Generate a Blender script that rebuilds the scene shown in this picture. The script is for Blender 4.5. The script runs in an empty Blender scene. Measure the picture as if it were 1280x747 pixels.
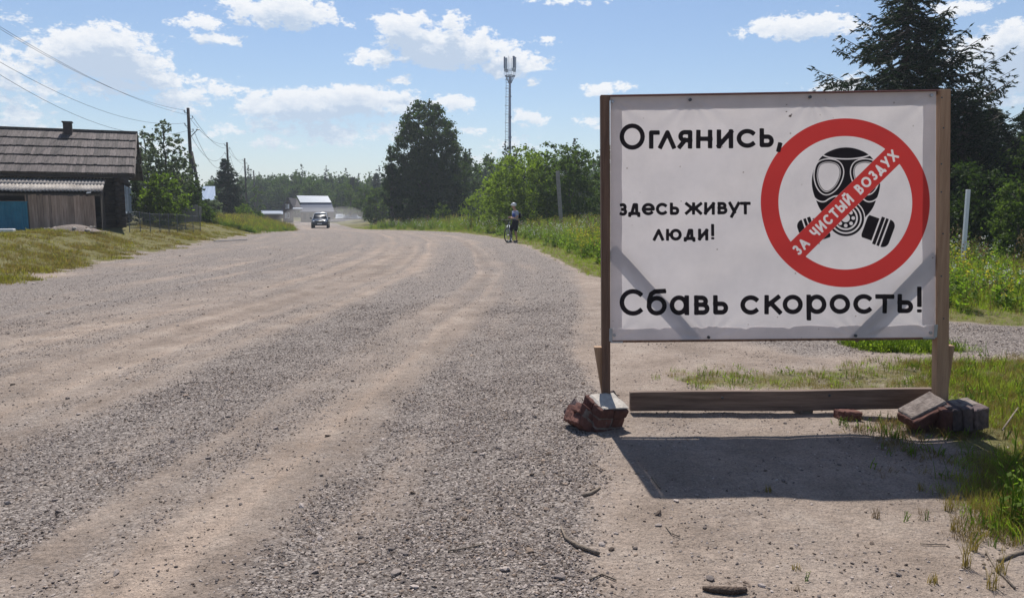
import bpy, bmesh, math, random
import numpy as np
from mathutils import Vector, Matrix, Euler

# ---------------------------------------------------------------- camera, sky, sun, exposure
SC = bpy.context.scene
COL = SC.collection
F, CX, CY, EYE = 930.0, 640.0, 373.5, 1.6          # photograph is 1280x747
PITCH = math.radians(6.84)
cam_d = bpy.data.cameras.new('camera'); cam = bpy.data.objects.new('camera', cam_d); COL.objects.link(cam)
cam.location = (0, 0, EYE); cam.rotation_euler = (math.radians(90) - PITCH, 0, 0)
cam_d.sensor_width = 36; cam_d.lens = F / 1280 * 36; cam_d.clip_end = 6000; cam_d.clip_start = .05
SC.camera = cam
HAZE = .0007
SUN_EL, SUN_AZ = math.radians(59.0), math.radians(-6.0)      # azimuth from +Y towards +X
SC.view_settings.view_transform = 'Standard'; SC.view_settings.look = 'None'
SC.view_settings.exposure = 0.42; SC.view_settings.gamma = 1
sun_d = bpy.data.lights.new('sun', 'SUN'); sun = bpy.data.objects.new('sun', sun_d); COL.objects.link(sun)
sun_d.energy = 4.9; sun_d.angle = math.radians(.5); sun_d.color = (1, .955, .89)
to_sun = Vector((math.sin(SUN_AZ) * math.cos(SUN_EL), math.cos(SUN_AZ) * math.cos(SUN_EL), math.sin(SUN_EL)))
sun.rotation_euler = to_sun.to_track_quat('Z', 'Y').to_euler()

def ray(px, py):
    x = (px - CX) / F; y = (CY - py) / F
    c, s = math.cos(PITCH), math.sin(PITCH)
    return np.array([x, c + y * s, -s + y * c])
def azel(px, py):
    d = ray(px, py); return math.degrees(math.atan2(d[0], d[1])), math.degrees(math.atan2(d[2], math.hypot(d[0], d[1])))

W = bpy.data.worlds.new('World'); SC.world = W; W.use_nodes = True
def build_world():
    nt = W.node_tree; N = nt.nodes; L = nt.links; N.clear()
    out = N.new('ShaderNodeOutputWorld'); bg = N.new('ShaderNodeBackground'); bg.inputs[1].default_value = .074
    sky = N.new('ShaderNodeTexSky'); sky.sky_type = 'NISHITA'; sky.sun_disc = False
    sky.sun_elevation = SUN_EL; sky.sun_rotation = SUN_AZ
    sky.altitude = 100; sky.air_density = 1.15; sky.dust_density = .2; sky.ozone_density = 1.8
    # cloud field as a node group of (azimuth, elevation) in degrees
    clouds = [ # px, py, half width, half height, weight
      (126,64,80,30,1.0),(160,80,64,22,.9),(90,52,40,18,.9),(205,98,34,14,.8),(232,120,30,22,.6),(42,72,36,12,.5),(135,108,52,15,.62),(50,112,46,12,.45),
      (24,150,50,20,.5),(250,30,34,10,.72),(276,51,38,8,.72),(350,14,78,20,1.0),(415,22,26,10,.65),(283,8,12,7,.5),
      (500,33,42,18,1.0),(566,28,28,9,.75),(565,62,95,26,1.05),(640,82,50,18,.9),(470,74,34,14,.75),(530,52,60,22,.8),(500,100,20,7,.5),(668,106,20,6,.6),(683,53,16,6,.6),
      (440,124,76,20,1.0),(380,132,84,20,.95),(335,137,44,15,.75),(300,115,30,10,.45),(500,130,34,18,.6),(566,126,32,12,.85),(268,112,26,14,.5),
      (340,180,30,9,.55),(420,165,56,18,.7),(500,165,44,18,.6),(345,160,44,10,.5),(280,165,34,14,.4),(660,148,30,13,.72),(590,163,20,7,.5),(640,180,40,14,.42),
      (755,110,34,10,.75),(740,152,24,9,.4),(1000,34,74,16,1.0),(950,38,30,8,.5),(1050,106,44,14,.6),(1195,12,36,12,.7),(1250,70,58,34,.9),(1278,48,40,22,.9),(1240,122,48,14,.7),(1265,95,60,24,.7),
      (20,20,30,8,.25),(200,185,60,18,.35),(-60,90,90,40,.8),(-120,170,80,22,.6),(1390,60,70,30,.9),(1500,140,100,30,.8),(700,2,60,6,.4),(600,200,60,12,.3)]
    g = bpy.data.node_groups.new('cloud_field', 'ShaderNodeTree')
    g.interface.new_socket('P', in_out='INPUT', socket_type='NodeSocketVector')
    g.interface.new_socket('D', in_out='OUTPUT', socket_type='NodeSocketFloat')
    gn, gl = g.nodes, g.links
    gi = gn.new('NodeGroupInput'); go = gn.new('NodeGroupOutput')
    def M(op, a, b=None, c=None):
        m = gn.new('ShaderNodeMath'); m.operation = op
        for k, v in enumerate((a, b, c)):
            if v is None: continue
            if hasattr(v, 'is_output'): gl.new(v, m.inputs[k])
            else: m.inputs[k].default_value = v
        return m.outputs[0]
    def VM(op, a, b=None, c=None):
        m = gn.new('ShaderNodeVectorMath'); m.operation = op
        for k, v in enumerate((a, b, c)):
            if v is None: continue
            if hasattr(v, 'is_output'): gl.new(v, m.inputs[k])
            else: m.inputs[k].default_value = v
        return m.outputs[0] if op != 'LENGTH' else m.outputs[1]
    def noise(vec, scale, det, rough, color=False):
        n = gn.new('ShaderNodeTexNoise'); n.inputs['Scale'].default_value = scale
        n.inputs['Detail'].default_value = det; n.inputs['Roughness'].default_value = rough
        gl.new(vec, n.inputs['Vector']); return n.outputs['Color'] if color else n.outputs[0]
    p0 = gi.outputs[0]
    st = VM('MULTIPLY', p0, (1, 1.7, 0))
    w1 = VM('MULTIPLY_ADD', noise(st, .35, 3, .55, True), (3.6, 1.6, 0), (-1.8, -.8, 0))
    pw = VM('ADD', p0, w1)
    best = None
    for (px, py, a, b, w) in clouds:
        az, el = azel(px, py); k = 57.3 / F
        ru, rv = a * k * 1.08, b * k * 1.12
        ln = VM('LENGTH', VM('MULTIPLY_ADD', pw, (1 / ru, 1 / rv, 0), (-az / ru, -el / rv, 0)))
        v = M('MULTIPLY_ADD', ln, -w, w)
        best = v if best is None else M('MAXIMUM', best, v)
    far = M('MULTIPLY_ADD', noise(VM('MULTIPLY', p0, (1, 1.6, 0)), .05, 4, .55), 2.6, -1.45)   # loose cumulus elsewhere in the sky
    sep = gn.new('ShaderNodeSeparateXYZ'); gl.new(p0, sep.inputs[0])
    outm = M('MAXIMUM', M('MULTIPLY_ADD', M('ABSOLUTE', sep.outputs[0]), .12, -4.6), M('MULTIPLY_ADD', sep.outputs[1], .12, -2.4))
    outm = M('MINIMUM', M('MAXIMUM', outm, 0), 1)
    best = M('MAXIMUM', best, M('MULTIPLY_ADD', outm, 1, M('MULTIPLY_ADD', M('MINIMUM', far, .8), 1, -1)))
    n1 = noise(st, 1.1, 8, .60); n2 = noise(st, 4.2, 6, .62)
    f = M('ADD', M('MULTIPLY_ADD', n1, 2.1, -1.05), M('MULTIPLY_ADD', n2, .7, -.35))
    d = M('ADD', M('MULTIPLY_ADD', best, 1.5, -.17), f)
    gl.new(d, go.inputs[0])
    # use
    tc = N.new('ShaderNodeTexCoord'); sx = N.new('ShaderNodeSeparateXYZ'); L.new(tc.outputs['Generated'], sx.inputs[0])
    def WM(op, a, b=None, c=None, clamp=False):
        m = N.new('ShaderNodeMath'); m.operation = op; m.use_clamp = clamp
        for k, v in enumerate((a, b, c)):
            if v is None: continue
            if hasattr(v, 'is_output'): L.new(v, m.inputs[k])
            else: m.inputs[k].default_value = v
        return m.outputs[0]
    az = WM('MULTIPLY', WM('ARCTAN2', sx.outputs[0], sx.outputs[1]), 57.2958)
    el = WM('MULTIPLY', WM('ARCSINE', sx.outputs[2]), 57.2958)
    cx = N.new('ShaderNodeCombineXYZ'); L.new(az, cx.inputs[0]); L.new(el, cx.inputs[1])
    def field(off):
        a = N.new('ShaderNodeVectorMath'); a.operation = 'ADD'; L.new(cx.outputs[0], a.inputs[0]); a.inputs[1].default_value = off
        q = N.new('ShaderNodeGroup'); q.node_tree = g; L.new(a.outputs[0], q.inputs[0]); return q.outputs[0]
    d0 = field((0, 0, 0)); d1 = field((0, .55, 0)); d2 = field((-.1, 1.5, 0))
    mask = N.new('ShaderNodeMapRange'); mask.interpolation_type = 'SMOOTHSTEP'; L.new(d0, mask.inputs[0]); mask.inputs[1].default_value = -.02; mask.inputs[2].default_value = .42
    # light reaches a cloud from above: the more cloud stands overhead the greyer it is
    over = WM('ADD', WM('MULTIPLY', WM('MAXIMUM', d1, 0), .35), WM('MULTIPLY', WM('MAXIMUM', d2, 0), .65))
    sh = N.new('ShaderNodeMapRange'); L.new(over, sh.inputs[0]); sh.inputs[1].default_value = .02; sh.inputs[2].default_value = .62
    cc = N.new('ShaderNodeMix'); cc.data_type = 'RGBA'; L.new(sh.outputs[0], cc.inputs[0])
    cc.inputs[6].default_value = (9.8, 9.9, 10.1, 1); cc.inputs[7].default_value = (5.3, 6.4, 8.0, 1)
    elf = N.new('ShaderNodeMapRange'); L.new(el, elf.inputs[0]); elf.inputs[1].default_value = -1; elf.inputs[2].default_value = 9   # clouds sink into the hazy air low down
    elf.inputs[3].default_value = .45; elf.inputs[4].default_value = .95
    fac = WM('MULTIPLY', mask.outputs[0], elf.outputs[0], clamp=True)
    # colour of the clear air
    tint = N.new('ShaderNodeMix'); tint.data_type = 'RGBA'; tint.blend_type = 'MULTIPLY'; tint.inputs[0].default_value = 1
    L.new(sky.outputs[0], tint.inputs[6]); tint.inputs[7].default_value = SKY_TINT
    mx = N.new('ShaderNodeMix'); mx.data_type = 'RGBA'; L.new(fac, mx.inputs[0]); L.new(tint.outputs[2], mx.inputs[6]); L.new(cc.outputs[2], mx.inputs[7])
    L.new(mx.outputs[2], bg.inputs[0]); L.new(bg.outputs[0], out.inputs[0])
SKY_TINT = (.93, .97, 1.08, 1)
build_world()

# ---------------------------------------------------------------- helpers
rng = np.random.default_rng(7)
def sstep(a, b, x): t = np.clip((x - a) / (b - a), 0, 1); return t * t * (3 - 2 * t)
def _h(ix, iy, s):
    n = (ix.astype(np.int64) * 374761393 + iy.astype(np.int64) * 668265263 + s * 1442695041) & 0xffffffff
    n = ((n ^ (n >> 13)) * 1274126177) & 0xffffffff
    return ((n ^ (n >> 16)) & 0xffff) / 65535.0
def vnoise(x, y, s=0):
    x = np.asarray(x, float); y = np.asarray(y, float)
    ix = np.floor(x); iy = np.floor(y); fx = x - ix; fy = y - iy; fx = fx * fx * (3 - 2 * fx); fy = fy * fy * (3 - 2 * fy)
    a = _h(ix, iy, s); b = _h(ix + 1, iy, s); c = _h(ix, iy + 1, s); d = _h(ix + 1, iy + 1, s)
    return (a * (1 - fx) + b * fx) * (1 - fy) + (c * (1 - fx) + d * fx) * fy
def fbm(x, y, oct=4, s=0):
    v = 0; a = .5; t = 0
    for k in range(oct): v = v + a * vnoise(x * 2 ** k, y * 2 ** k, s + k); t += a; a *= .5
    return v / t - .5

# road edges (x as a function of y, the way from the camera)
LY = np.array([-400, -20, 0, 5, 14.4, 23.8, 33, 43, 52, 60, 70, 80, 110, 150, 260, 1500.])
LX = np.array([-8, -7.0, -6.8, -7.6, -10.2, -12.6, -14.4, -15.9, -16.6, -17.4, -20, -23.4, -33.5, -62, -200, -2600.])
RY = np.array([-400, -20, 0, 3.3, 6.2, 9.4, 14, 19, 24, 30, 36.6, 42, 47, 53.6, 60, 66, 70, 80, 110, 150, 260, 1500.])
RX = np.array([3, 1.0, .3, .45, .68, .85, 1.35, 1.62, 1.35, .9, .15, -.9, -2.1, -4.2, -7.2, -11.0, -14.0, -17.0, -26.0, -50, -185, -2570.])
def L_(y): return np.interp(y, LY, LX)
def R_(y): return np.interp(y, RY, RX)
MY = np.array([-40, 4.0, 5.2, 6.3, 8.0, 8.15, 9.0, 10.4, 12, 14.5, 18, 22, 24, 2000.])
def ground_z(x, y, fine=False):
    x = np.asarray(x, float); y = np.asarray(y, float)
    z = -.38 * sstep(48, 84, y)
    dl = L_(y) - x
    z = z + (.78 * sstep(-.2, 4.2, dl) + .3 * sstep(6, 26, dl)) * sstep(2, 12, y) * (1 - .3 * sstep(60, 120, y))
    dr = x - R_(y)
    z = z + .45 * sstep(.6, 7, dr) * sstep(17, 27, y) + .25 * sstep(2.9, 5.2, x - .12 * y) * sstep(14, 3, y) * 0.3
    z = z + .05 * fbm(x * .22, y * .22, 3, 3) * sstep(3, 10, y)
    if fine:
        o = x - R_(y)
        rut = (.014 * np.cos(o * 3.1 + .8 * fbm(x * .3, y * .1, 2, 9) * 6) * sstep(.3, -.8, o) + .02 * fbm(o * 2.2, y * .12, 3, 21)) * sstep(-9, -6, o)
        z = z + .03 * fbm(x * 2.1, y * 2.1, 3, 17) * sstep(.3, 1.0, o) * sstep(16, 9, y)
        z = z + rut + .035 * fbm(x * .9, y * .9, 3, 11) * sstep(-.2, .8, o) + .012 * fbm(x * 7, y * 7, 3, 13) + .05 * fbm(x * 1.3, y * 1.3, 3, 15) * sstep(0, 2, dl)
    return z
def P(px, py, Y):
    r = ray(px, py); k = Y / r[1]; return Vector((r[0] * k, Y, EYE + r[2] * k))
def hit(px, py):
    r = ray(px, py); t = .5
    for _ in range(4000):
        p = r * t
        if EYE + p[2] <= float(ground_z(p[0], p[1])): break
        t *= 1.002
    return Vector((p[0], p[1], float(ground_z(p[0], p[1]))))
def gz(x, y): return float(ground_z(x, y, True))

def mesh_np(name, verts, faces, mats=(), smooth=False, midx=None):
    """faces: (N,k) array, or a list of lists"""
    me = bpy.data.meshes.new(name)
    verts = np.asarray(verts, np.float32).reshape(-1, 3)
    if isinstance(faces, np.ndarray):
        k = faces.shape[1]; n = len(faces)
        me.vertices.add(len(verts)); me.vertices.foreach_set('co', verts.ravel())
        me.loops.add(n * k); me.loops.foreach_set('vertex_index', faces.astype(np.int32).ravel())
        me.polygons.add(n); me.polygons.foreach_set('loop_start', np.arange(0, n * k, k, dtype=np.int32))
        me.polygons.foreach_set('loop_total', np.full(n, k, np.int32))
    else:
        me.from_pydata(verts.tolist(), [], faces)
    for m in mats: me.materials.append(m)
    if midx is not None: me.polygons.foreach_set('material_index', np.asarray(midx, np.int32))
    me.polygons.foreach_set('use_smooth', np.full(len(me.polygons), smooth))
    me.update(calc_edges=True); me.validate()
    return me
def link(name, me, parent=None, loc=None, rot=None):
    o = bpy.data.objects.new(name, me); COL.objects.link(o)
    if parent is not None: o.parent = parent
    if loc is not None: o.location = loc
    if rot is not None: o.rotation_euler = rot
    return o
def tag(o, label=None, cat=None, group=None, kind=None):
    if label: o['label'] = label
    if cat: o['category'] = cat
    if group: o['group'] = group
    if kind: o['kind'] = kind
    return o
def empty(name, loc=(0, 0, 0), rz=0, label=None, cat=None, group=None):
    o = bpy.data.objects.new(name, None); COL.objects.link(o); o.location = loc; o.rotation_euler = (0, 0, rz); o.empty_display_size = .1
    return tag(o, label, cat, group)
def kids(o): return [c for c in bpy.data.objects if c.parent == o]
def copy_tree(o, label=None, loc=None, rz=None, scale=None, parent=None):
    c = o.copy(); COL.objects.link(c)
    if parent is not None: c.parent = parent
    for ch in kids(o): copy_tree(ch, parent=c)
    if label: c['label'] = label
    if loc is not None: c.location = loc
    if rz is not None: c.rotation_euler.z = rz
    if scale is not None: c.scale = scale if hasattr(scale, '__len__') else (scale,) * 3
    return c

class Geo:
    def __init__(s): s.v = []; s.f = []; s.m = []
    def add(s, vs, fs, m=0):
        b = len(s.v); s.v += [tuple(map(float, q)) for q in vs]; s.f += [[b + i for i in f] for f in fs]; s.m += [m] * len(fs); return s
    def box(s, lo, hi, m=0, R=None, T=None):
        x0, y0, z0 = lo; x1, y1, z1 = hi
        vs = [Vector(q) for q in ((x0,y0,z0),(x1,y0,z0),(x1,y1,z0),(x0,y1,z0),(x0,y0,z1),(x1,y0,z1),(x1,y1,z1),(x0,y1,z1))]
        if R is not None: vs = [R @ q for q in vs]
        if T is not None: vs = [q + Vector(T) for q in vs]
        return s.add(vs, [(0,3,2,1),(4,5,6,7),(0,1,5,4),(1,2,6,5),(2,3,7,6),(3,0,4,7)], m)
    def beam(s, a, b, w, h, m=0, up=(0, 0, 1)):
        """rectangular bar from a to b, w across, h along up"""
        a = Vector(a); b = Vector(b); d = (b - a).normalized(); u = Vector(up); sd = d.cross(u).normalized(); u = sd.cross(d).normalized()
        vs = [a + sd * (i * w / 2) + u * (j * h / 2) for i, j in ((-1,-1),(1,-1),(1,1),(-1,1))] + [b + sd * (i * w / 2) + u * (j * h / 2) for i, j in ((-1,-1),(1,-1),(1,1),(-1,1))]
        return s.add(vs, [(0,3,2,1),(4,5,6,7),(0,1,5,4),(1,2,6,5),(2,3,7,6),(3,0,4,7)], m)
    def tube(s, pts, rad, n=8, m=0, cap=True):
        pts = [Vector(p) for p in pts]
        if not hasattr(rad, '__len__'): rad = [rad] * len(pts)
        vs = []; ref = Vector((0, 0, 1))
        d0 = (pts[1] - pts[0]).normalized()
        if abs(d0.z) > .9: ref = Vector((1, 0, 0))
        for i, p in enumerate(pts):
            d = (pts[min(i + 1, len(pts) - 1)] - pts[max(i - 1, 0)]).normalized()
            a = d.cross(ref).normalized(); b = a.cross(d).normalized()
            ra = rad[i] if hasattr(rad[i], '__len__') else (rad[i], rad[i])
            for k in range(n):
                t = 2 * math.pi * k / n; vs.append(p + a * (math.cos(t) * ra[0]) + b * (math.sin(t) * ra[1]))
        fs = [(i * n + k, i * n + (k + 1) % n, (i + 1) * n + (k + 1) % n, (i + 1) * n + k) for i in range(len(pts) - 1) for k in range(n)]
        if cap: fs += [tuple(range(n))[::-1], tuple(range((len(pts) - 1) * n, len(pts) * n))]
        return s.add(vs, fs, m)
    def ball(s, c, r, m=0, nu=10, nv=7):
        r = r if hasattr(r, '__len__') else (r, r, r); vs = [(c[0], c[1], c[2] - r[2])]
        for j in range(1, nv):
            t = math.pi * j / nv
            for i in range(nu):
                p = 2 * math.pi * i / nu; vs.append((c[0] + r[0] * math.sin(t) * math.cos(p), c[1] + r[1] * math.sin(t) * math.sin(p), c[2] - r[2] * math.cos(t)))
        vs.append((c[0], c[1], c[2] + r[2])); fs = []
        for i in range(nu): fs.append((0, 1 + (i + 1) % nu, 1 + i))
        for j in range(nv - 2):
            for i in range(nu): a = 1 + j * nu; fs.append((a + i, a + (i + 1) % nu, a + nu + (i + 1) % nu, a + nu + i))
        t = len(vs) - 1; a = 1 + (nv - 2) * nu
        for i in range(nu): fs.append((t, a + i, a + (i + 1) % nu))
        return s.add(vs, fs, m)
    def prism(s, poly, y0, y1, m=0):
        """poly in (x, z) extruded along y"""
        n = len(poly); vs = [(x, y0, z) for x, z in poly] + [(x, y1, z) for x, z in poly]
        return s.add(vs, [tuple(range(n)), tuple(range(n, 2 * n))[::-1]] + [(i, i + n, (i + 1) % n + n, (i + 1) % n) for i in range(n)], m)
    def build(s, name, mats, parent=None, smooth=False, bevel=0, loc=None, rot=None, label=None, cat=None, group=None, kind=None, seg=2):
        mats = mats if isinstance(mats, (list, tuple)) else [mats]
        me = mesh_np(name, s.v, s.f, mats, smooth, s.m)
        bm = bmesh.new(); bm.from_mesh(me); bmesh.ops.recalc_face_normals(bm, faces=bm.faces); bm.to_mesh(me); bm.free()
        o = link(name, me, parent, loc, rot)
        if bevel:
            b = o.modifiers.new('bevel', 'BEVEL'); b.width = bevel; b.segments = seg; b.limit_method = 'ANGLE'; b.angle_limit = math.radians(40)
        return tag(o, label, cat, group, kind)

# ---------------------------------------------------------------- materials
def mat(name, c1, c2=None, rough=.85, scale=8, bump=.2, bscale=None, stretch=(1, 1, 1), detail=5, metal=0, spec=.3, rand=0, dist=.01):
    m = bpy.data.materials.new(name); m.use_nodes = True; nt = m.node_tree; N, L = nt.nodes, nt.links
    b = N['Principled BSDF']; b.inputs['Roughness'].default_value = rough; b.inputs['Metallic'].default_value = metal; b.inputs['Specular IOR Level'].default_value = spec
    c2 = c2 or c1
    tc = N.new('ShaderNodeTexCoord'); mp = N.new('ShaderNodeMapping'); L.new(tc.outputs['Object'], mp.inputs[0]); mp.inputs['Scale'].default_value = stretch
    n = N.new('ShaderNodeTexNoise'); n.inputs['Scale'].default_value = scale; n.inputs['Detail'].default_value = detail; n.inputs['Roughness'].default_value = .65; L.new(mp.outputs[0], n.inputs['Vector'])
    r = N.new('ShaderNodeValToRGB'); r.color_ramp.elements[0].position = .32; r.color_ramp.elements[1].position = .68
    r.color_ramp.elements[0].color = (*c1, 1); r.color_ramp.elements[1].color = (*c2, 1); L.new(n.outputs[0], r.inputs[0])
    col = r.outputs[0]
    if rand:
        oi = N.new('ShaderNodeObjectInfo'); gi = N.new('ShaderNodeNewGeometry'); ad = N.new('ShaderNodeMath'); ad.operation = 'ADD'; L.new(oi.outputs['Random'], ad.inputs[0]); L.new(gi.outputs['Random Per Island'], ad.inputs[1])
        fr = N.new('ShaderNodeMath'); fr.operation = 'FRACT'; L.new(ad.outputs[0], fr.inputs[0])
        mr = N.new('ShaderNodeMapRange'); L.new(fr.outputs[0], mr.inputs[0]); mr.inputs[3].default_value = 1 - rand; mr.inputs[4].default_value = 1 + rand
        mm = N.new('ShaderNodeVectorMath'); mm.operation = 'SCALE'; L.new(col, mm.inputs[0]); L.new(mr.outputs[0], mm.inputs['Scale']); col = mm.outputs[0]
    L.new(col, b.inputs['Base Color'])
    if bump:
        n2 = N.new('ShaderNodeTexNoise'); n2.inputs['Scale'].default_value = bscale or scale * 3; n2.inputs['Detail'].default_value = 4; L.new(mp.outputs[0], n2.inputs['Vector'])
        bp = N.new('ShaderNodeBump'); bp.inputs['Strength'].default_value = bump; bp.inputs['Distance'].default_value = dist; L.new(n2.outputs[0], bp.inputs['Height']); L.new(bp.outputs[0], b.inputs['Normal'])
    return m
def leafmat(name, dark, light, trans=.45, rough=.6, tc=None):
    """leaves: each leaf its own tone, light comes through them"""
    m = bpy.data.materials.new(name); m.use_nodes = True; nt = m.node_tree; N, L = nt.nodes, nt.links
    b = N['Principled BSDF']; out = N['Material Output']; b.inputs['Roughness'].default_value = rough; b.inputs['Specular IOR Level'].default_value = .08
    gi = N.new('ShaderNodeNewGeometry'); oi = N.new('ShaderNodeObjectInfo')
    ad = N.new('ShaderNodeMath'); ad.operation = 'MULTIPLY_ADD'; L.new(oi.outputs['Random'], ad.inputs[0]); ad.inputs[1].default_value = .45; 
    ml = N.new('ShaderNodeMath'); ml.operation = 'MULTIPLY'; L.new(gi.outputs['Random Per Island'], ml.inputs[0]); ml.inputs[1].default_value = .55; L.new(ml.outputs[0], ad.inputs[2])
    r = N.new('ShaderNodeValToRGB'); e = r.color_ramp.elements; e[0].color = (*dark, 1); e[1].color = (*light, 1); L.new(ad.outputs[0], r.inputs[0])
    L.new(r.outputs[0], b.inputs['Base Color'])
    t = N.new('ShaderNodeBsdfTranslucent'); g = N.new('ShaderNodeMix'); g.data_type = 'RGBA'; g.blend_type = 'MULTIPLY'; g.inputs[0].default_value = 1
    L.new(r.outputs[0], g.inputs[6]); g.inputs[7].default_value = (*(tc or (1.5, 1.7, .7)), 1); L.new(g.outputs[2], t.inputs[0])
    mx = N.new('ShaderNodeMixShader'); mx.inputs[0].default_value = trans; L.new(b.outputs[0], mx.inputs[1]); L.new(t.outputs[0], mx.inputs[2]); L.new(mx.outputs[0], out.inputs[0])
    return m

M_bark = mat('bark', (.05, .042, .035), (.13, .11, .09), scale=6, bump=.6)
M_birch = mat('birch_bark', (.12, .11, .10), (.42, .40, .37), scale=4, stretch=(1, 1, 2), bump=.4)
M_oldwood = mat('old_wood', (.055, .045, .040), (.13, .108, .095), scale=5, stretch=(6, 6, .5), bump=.5, rand=.25)
M_logwood = mat('log_wood', (.020, .015, .013), (.055, .042, .034), scale=4, stretch=(.5, 4, 4), bump=.5, rand=.25)
M_shingle = mat('shingle_wood', (.045, .036, .035), (.125, .102, .095), scale=3, stretch=(8, 1, 1), bump=.5, rand=.4)
M_post_dark = mat('brown_wood', (.10, .056, .038), (.19, .112, .075), scale=3, stretch=(9, 9, .6), bump=.35, rough=.7)
M_post_light = mat('light_wood', (.27, .16, .095), (.42, .27, .165), scale=3, stretch=(9, 9, .6), bump=.35, rough=.7)
M_plank = mat('beam_wood', (.085, .058, .045), (.22, .155, .12), scale=3, stretch=(.5, 8, 8), bump=.5, rough=.8)
M_metal = mat('grey_metal', (.32, .34, .36), (.42, .44, .46), metal=.6, rough=.45, bump=.05)
M_darkmetal = mat('dark_metal', (.05, .055, .06), (.09, .1, .11), metal=.4, rough=.5, bump=.05)
M_black = mat('black_plastic', (.012, .012, .013), (.022, .022, .024), rough=.5, bump=.1)
M_white = mat('white_paint', (.70, .71, .72), (.82, .82, .82), rough=.5, bump=.1)
M_glass = mat('window_glass', (.03, .035, .04), (.05, .055, .06), rough=.08, bump=0, spec=.7)
M_brick = mat('brick', (.070, .028, .023), (.15, .068, .052), scale=14, bump=.7, bscale=40, rand=.25, rough=.9)
M_brickdark = mat('dark_brick', (.05, .038, .040), (.14, .10, .095), scale=12, bump=.7, bscale=40, rand=.25, rough=.9)  # darker, greyer brick tone
M_mortar = mat('mortar', (.11, .085, .072), (.24, .20, .175), scale=22, bump=.8, bscale=60, rough=.95)
M_plaster = mat('plaster', (.34, .30, .26), (.50, .46, .41), scale=22, bump=.6, bscale=60, rough=.95)
M_stick = mat('dry_wood', (.09, .068, .05), (.26, .21, .165), scale=10, stretch=(1, 6, 6), bump=.6)
# ---------------------------------------------------------------- the ground
def poly_sd(x, y, poly):
    """signed distance to a polygon, negative inside"""
    x = np.asarray(x, float); y = np.asarray(y, float)
    d = np.full(x.shape, 1e18); ins = np.zeros(x.shape, bool); n = len(poly)
    for i in range(n):
        ax, ay = poly[i]; bx, by = poly[(i + 1) % n]; ex, ey = bx - ax, by - ay
        wx, wy = x - ax, y - ay; t = np.clip((wx * ex + wy * ey) / (ex * ex + ey * ey + 1e-12), 0, 1)
        d = np.minimum(d, (wx - ex * t) ** 2 + (wy - ey * t) ** 2)
        c = (ay > y) != (by > y)
        xi = ax + (y - ay) * (bx - ax) / ((by - ay) if by != ay else 1e-12)
        ins ^= c & (x < xi)
    d = np.sqrt(d); return np.where(ins, -d, d)
MEADOW = [(R_(24) + .15, 24), (1.95, 19), (2.1, 17.5), (2.9, 15), (4.0, 12.6), (5.2, 11.2), (6.6, 10.35), (9, 9.9), (14, 9.6), (30, 9), (80, 0), (300, 0), (1500, 300), (1500, 1500), (-2570, 1500), (-185, 260), (-50, 150), (-26, 110), (-17, 80), (-13.6, 70), (-11, 66.2), (-7.1, 60), (-4, 53.7), (-1.9, 47), (-.7, 42), (.35, 36.6), (1.1, 30)]
DRIVE = [(2.9, 8.9), (3.3, 8.2), (4.0, 8.3), (5.2, 7.9), (7, 7.3), (14, 6.3), (40, 4), (80, -6), (80, 0), (30, 9), (14, 9.6), (9, 9.9), (6.6, 10.35), (5.2, 11.0), (4.0, 12), (3.2, 11)]
ISLE = [(3.9, 8.75), (4.1, 8.35), (4.7, 8.15), (5.2, 8.25), (5.0, 8.6), (4.7, 9.0), (4.2, 9.1)]
YELLOW = [(1.5, 7.0), (1.6, 6.55), (2.6, 6.4), (3.9, 6.35), (4.6, 7.4), (4.4, 7.9), (3.6, 7.55), (2.6, 7.35)]
RIGHTG = [(4.3, 7.7), (4.0, 6.6), (3.75, 5.9), (3.3, 5.2), (2.95, 4.6), (2.62, 4.0), (2.55, 3.6), (2.9, 3.2), (3.6, 2.4), (6, 1), (40, 0), (40, 4), (14, 6.2), (7, 7.2), (5.3, 7.75)]
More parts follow.
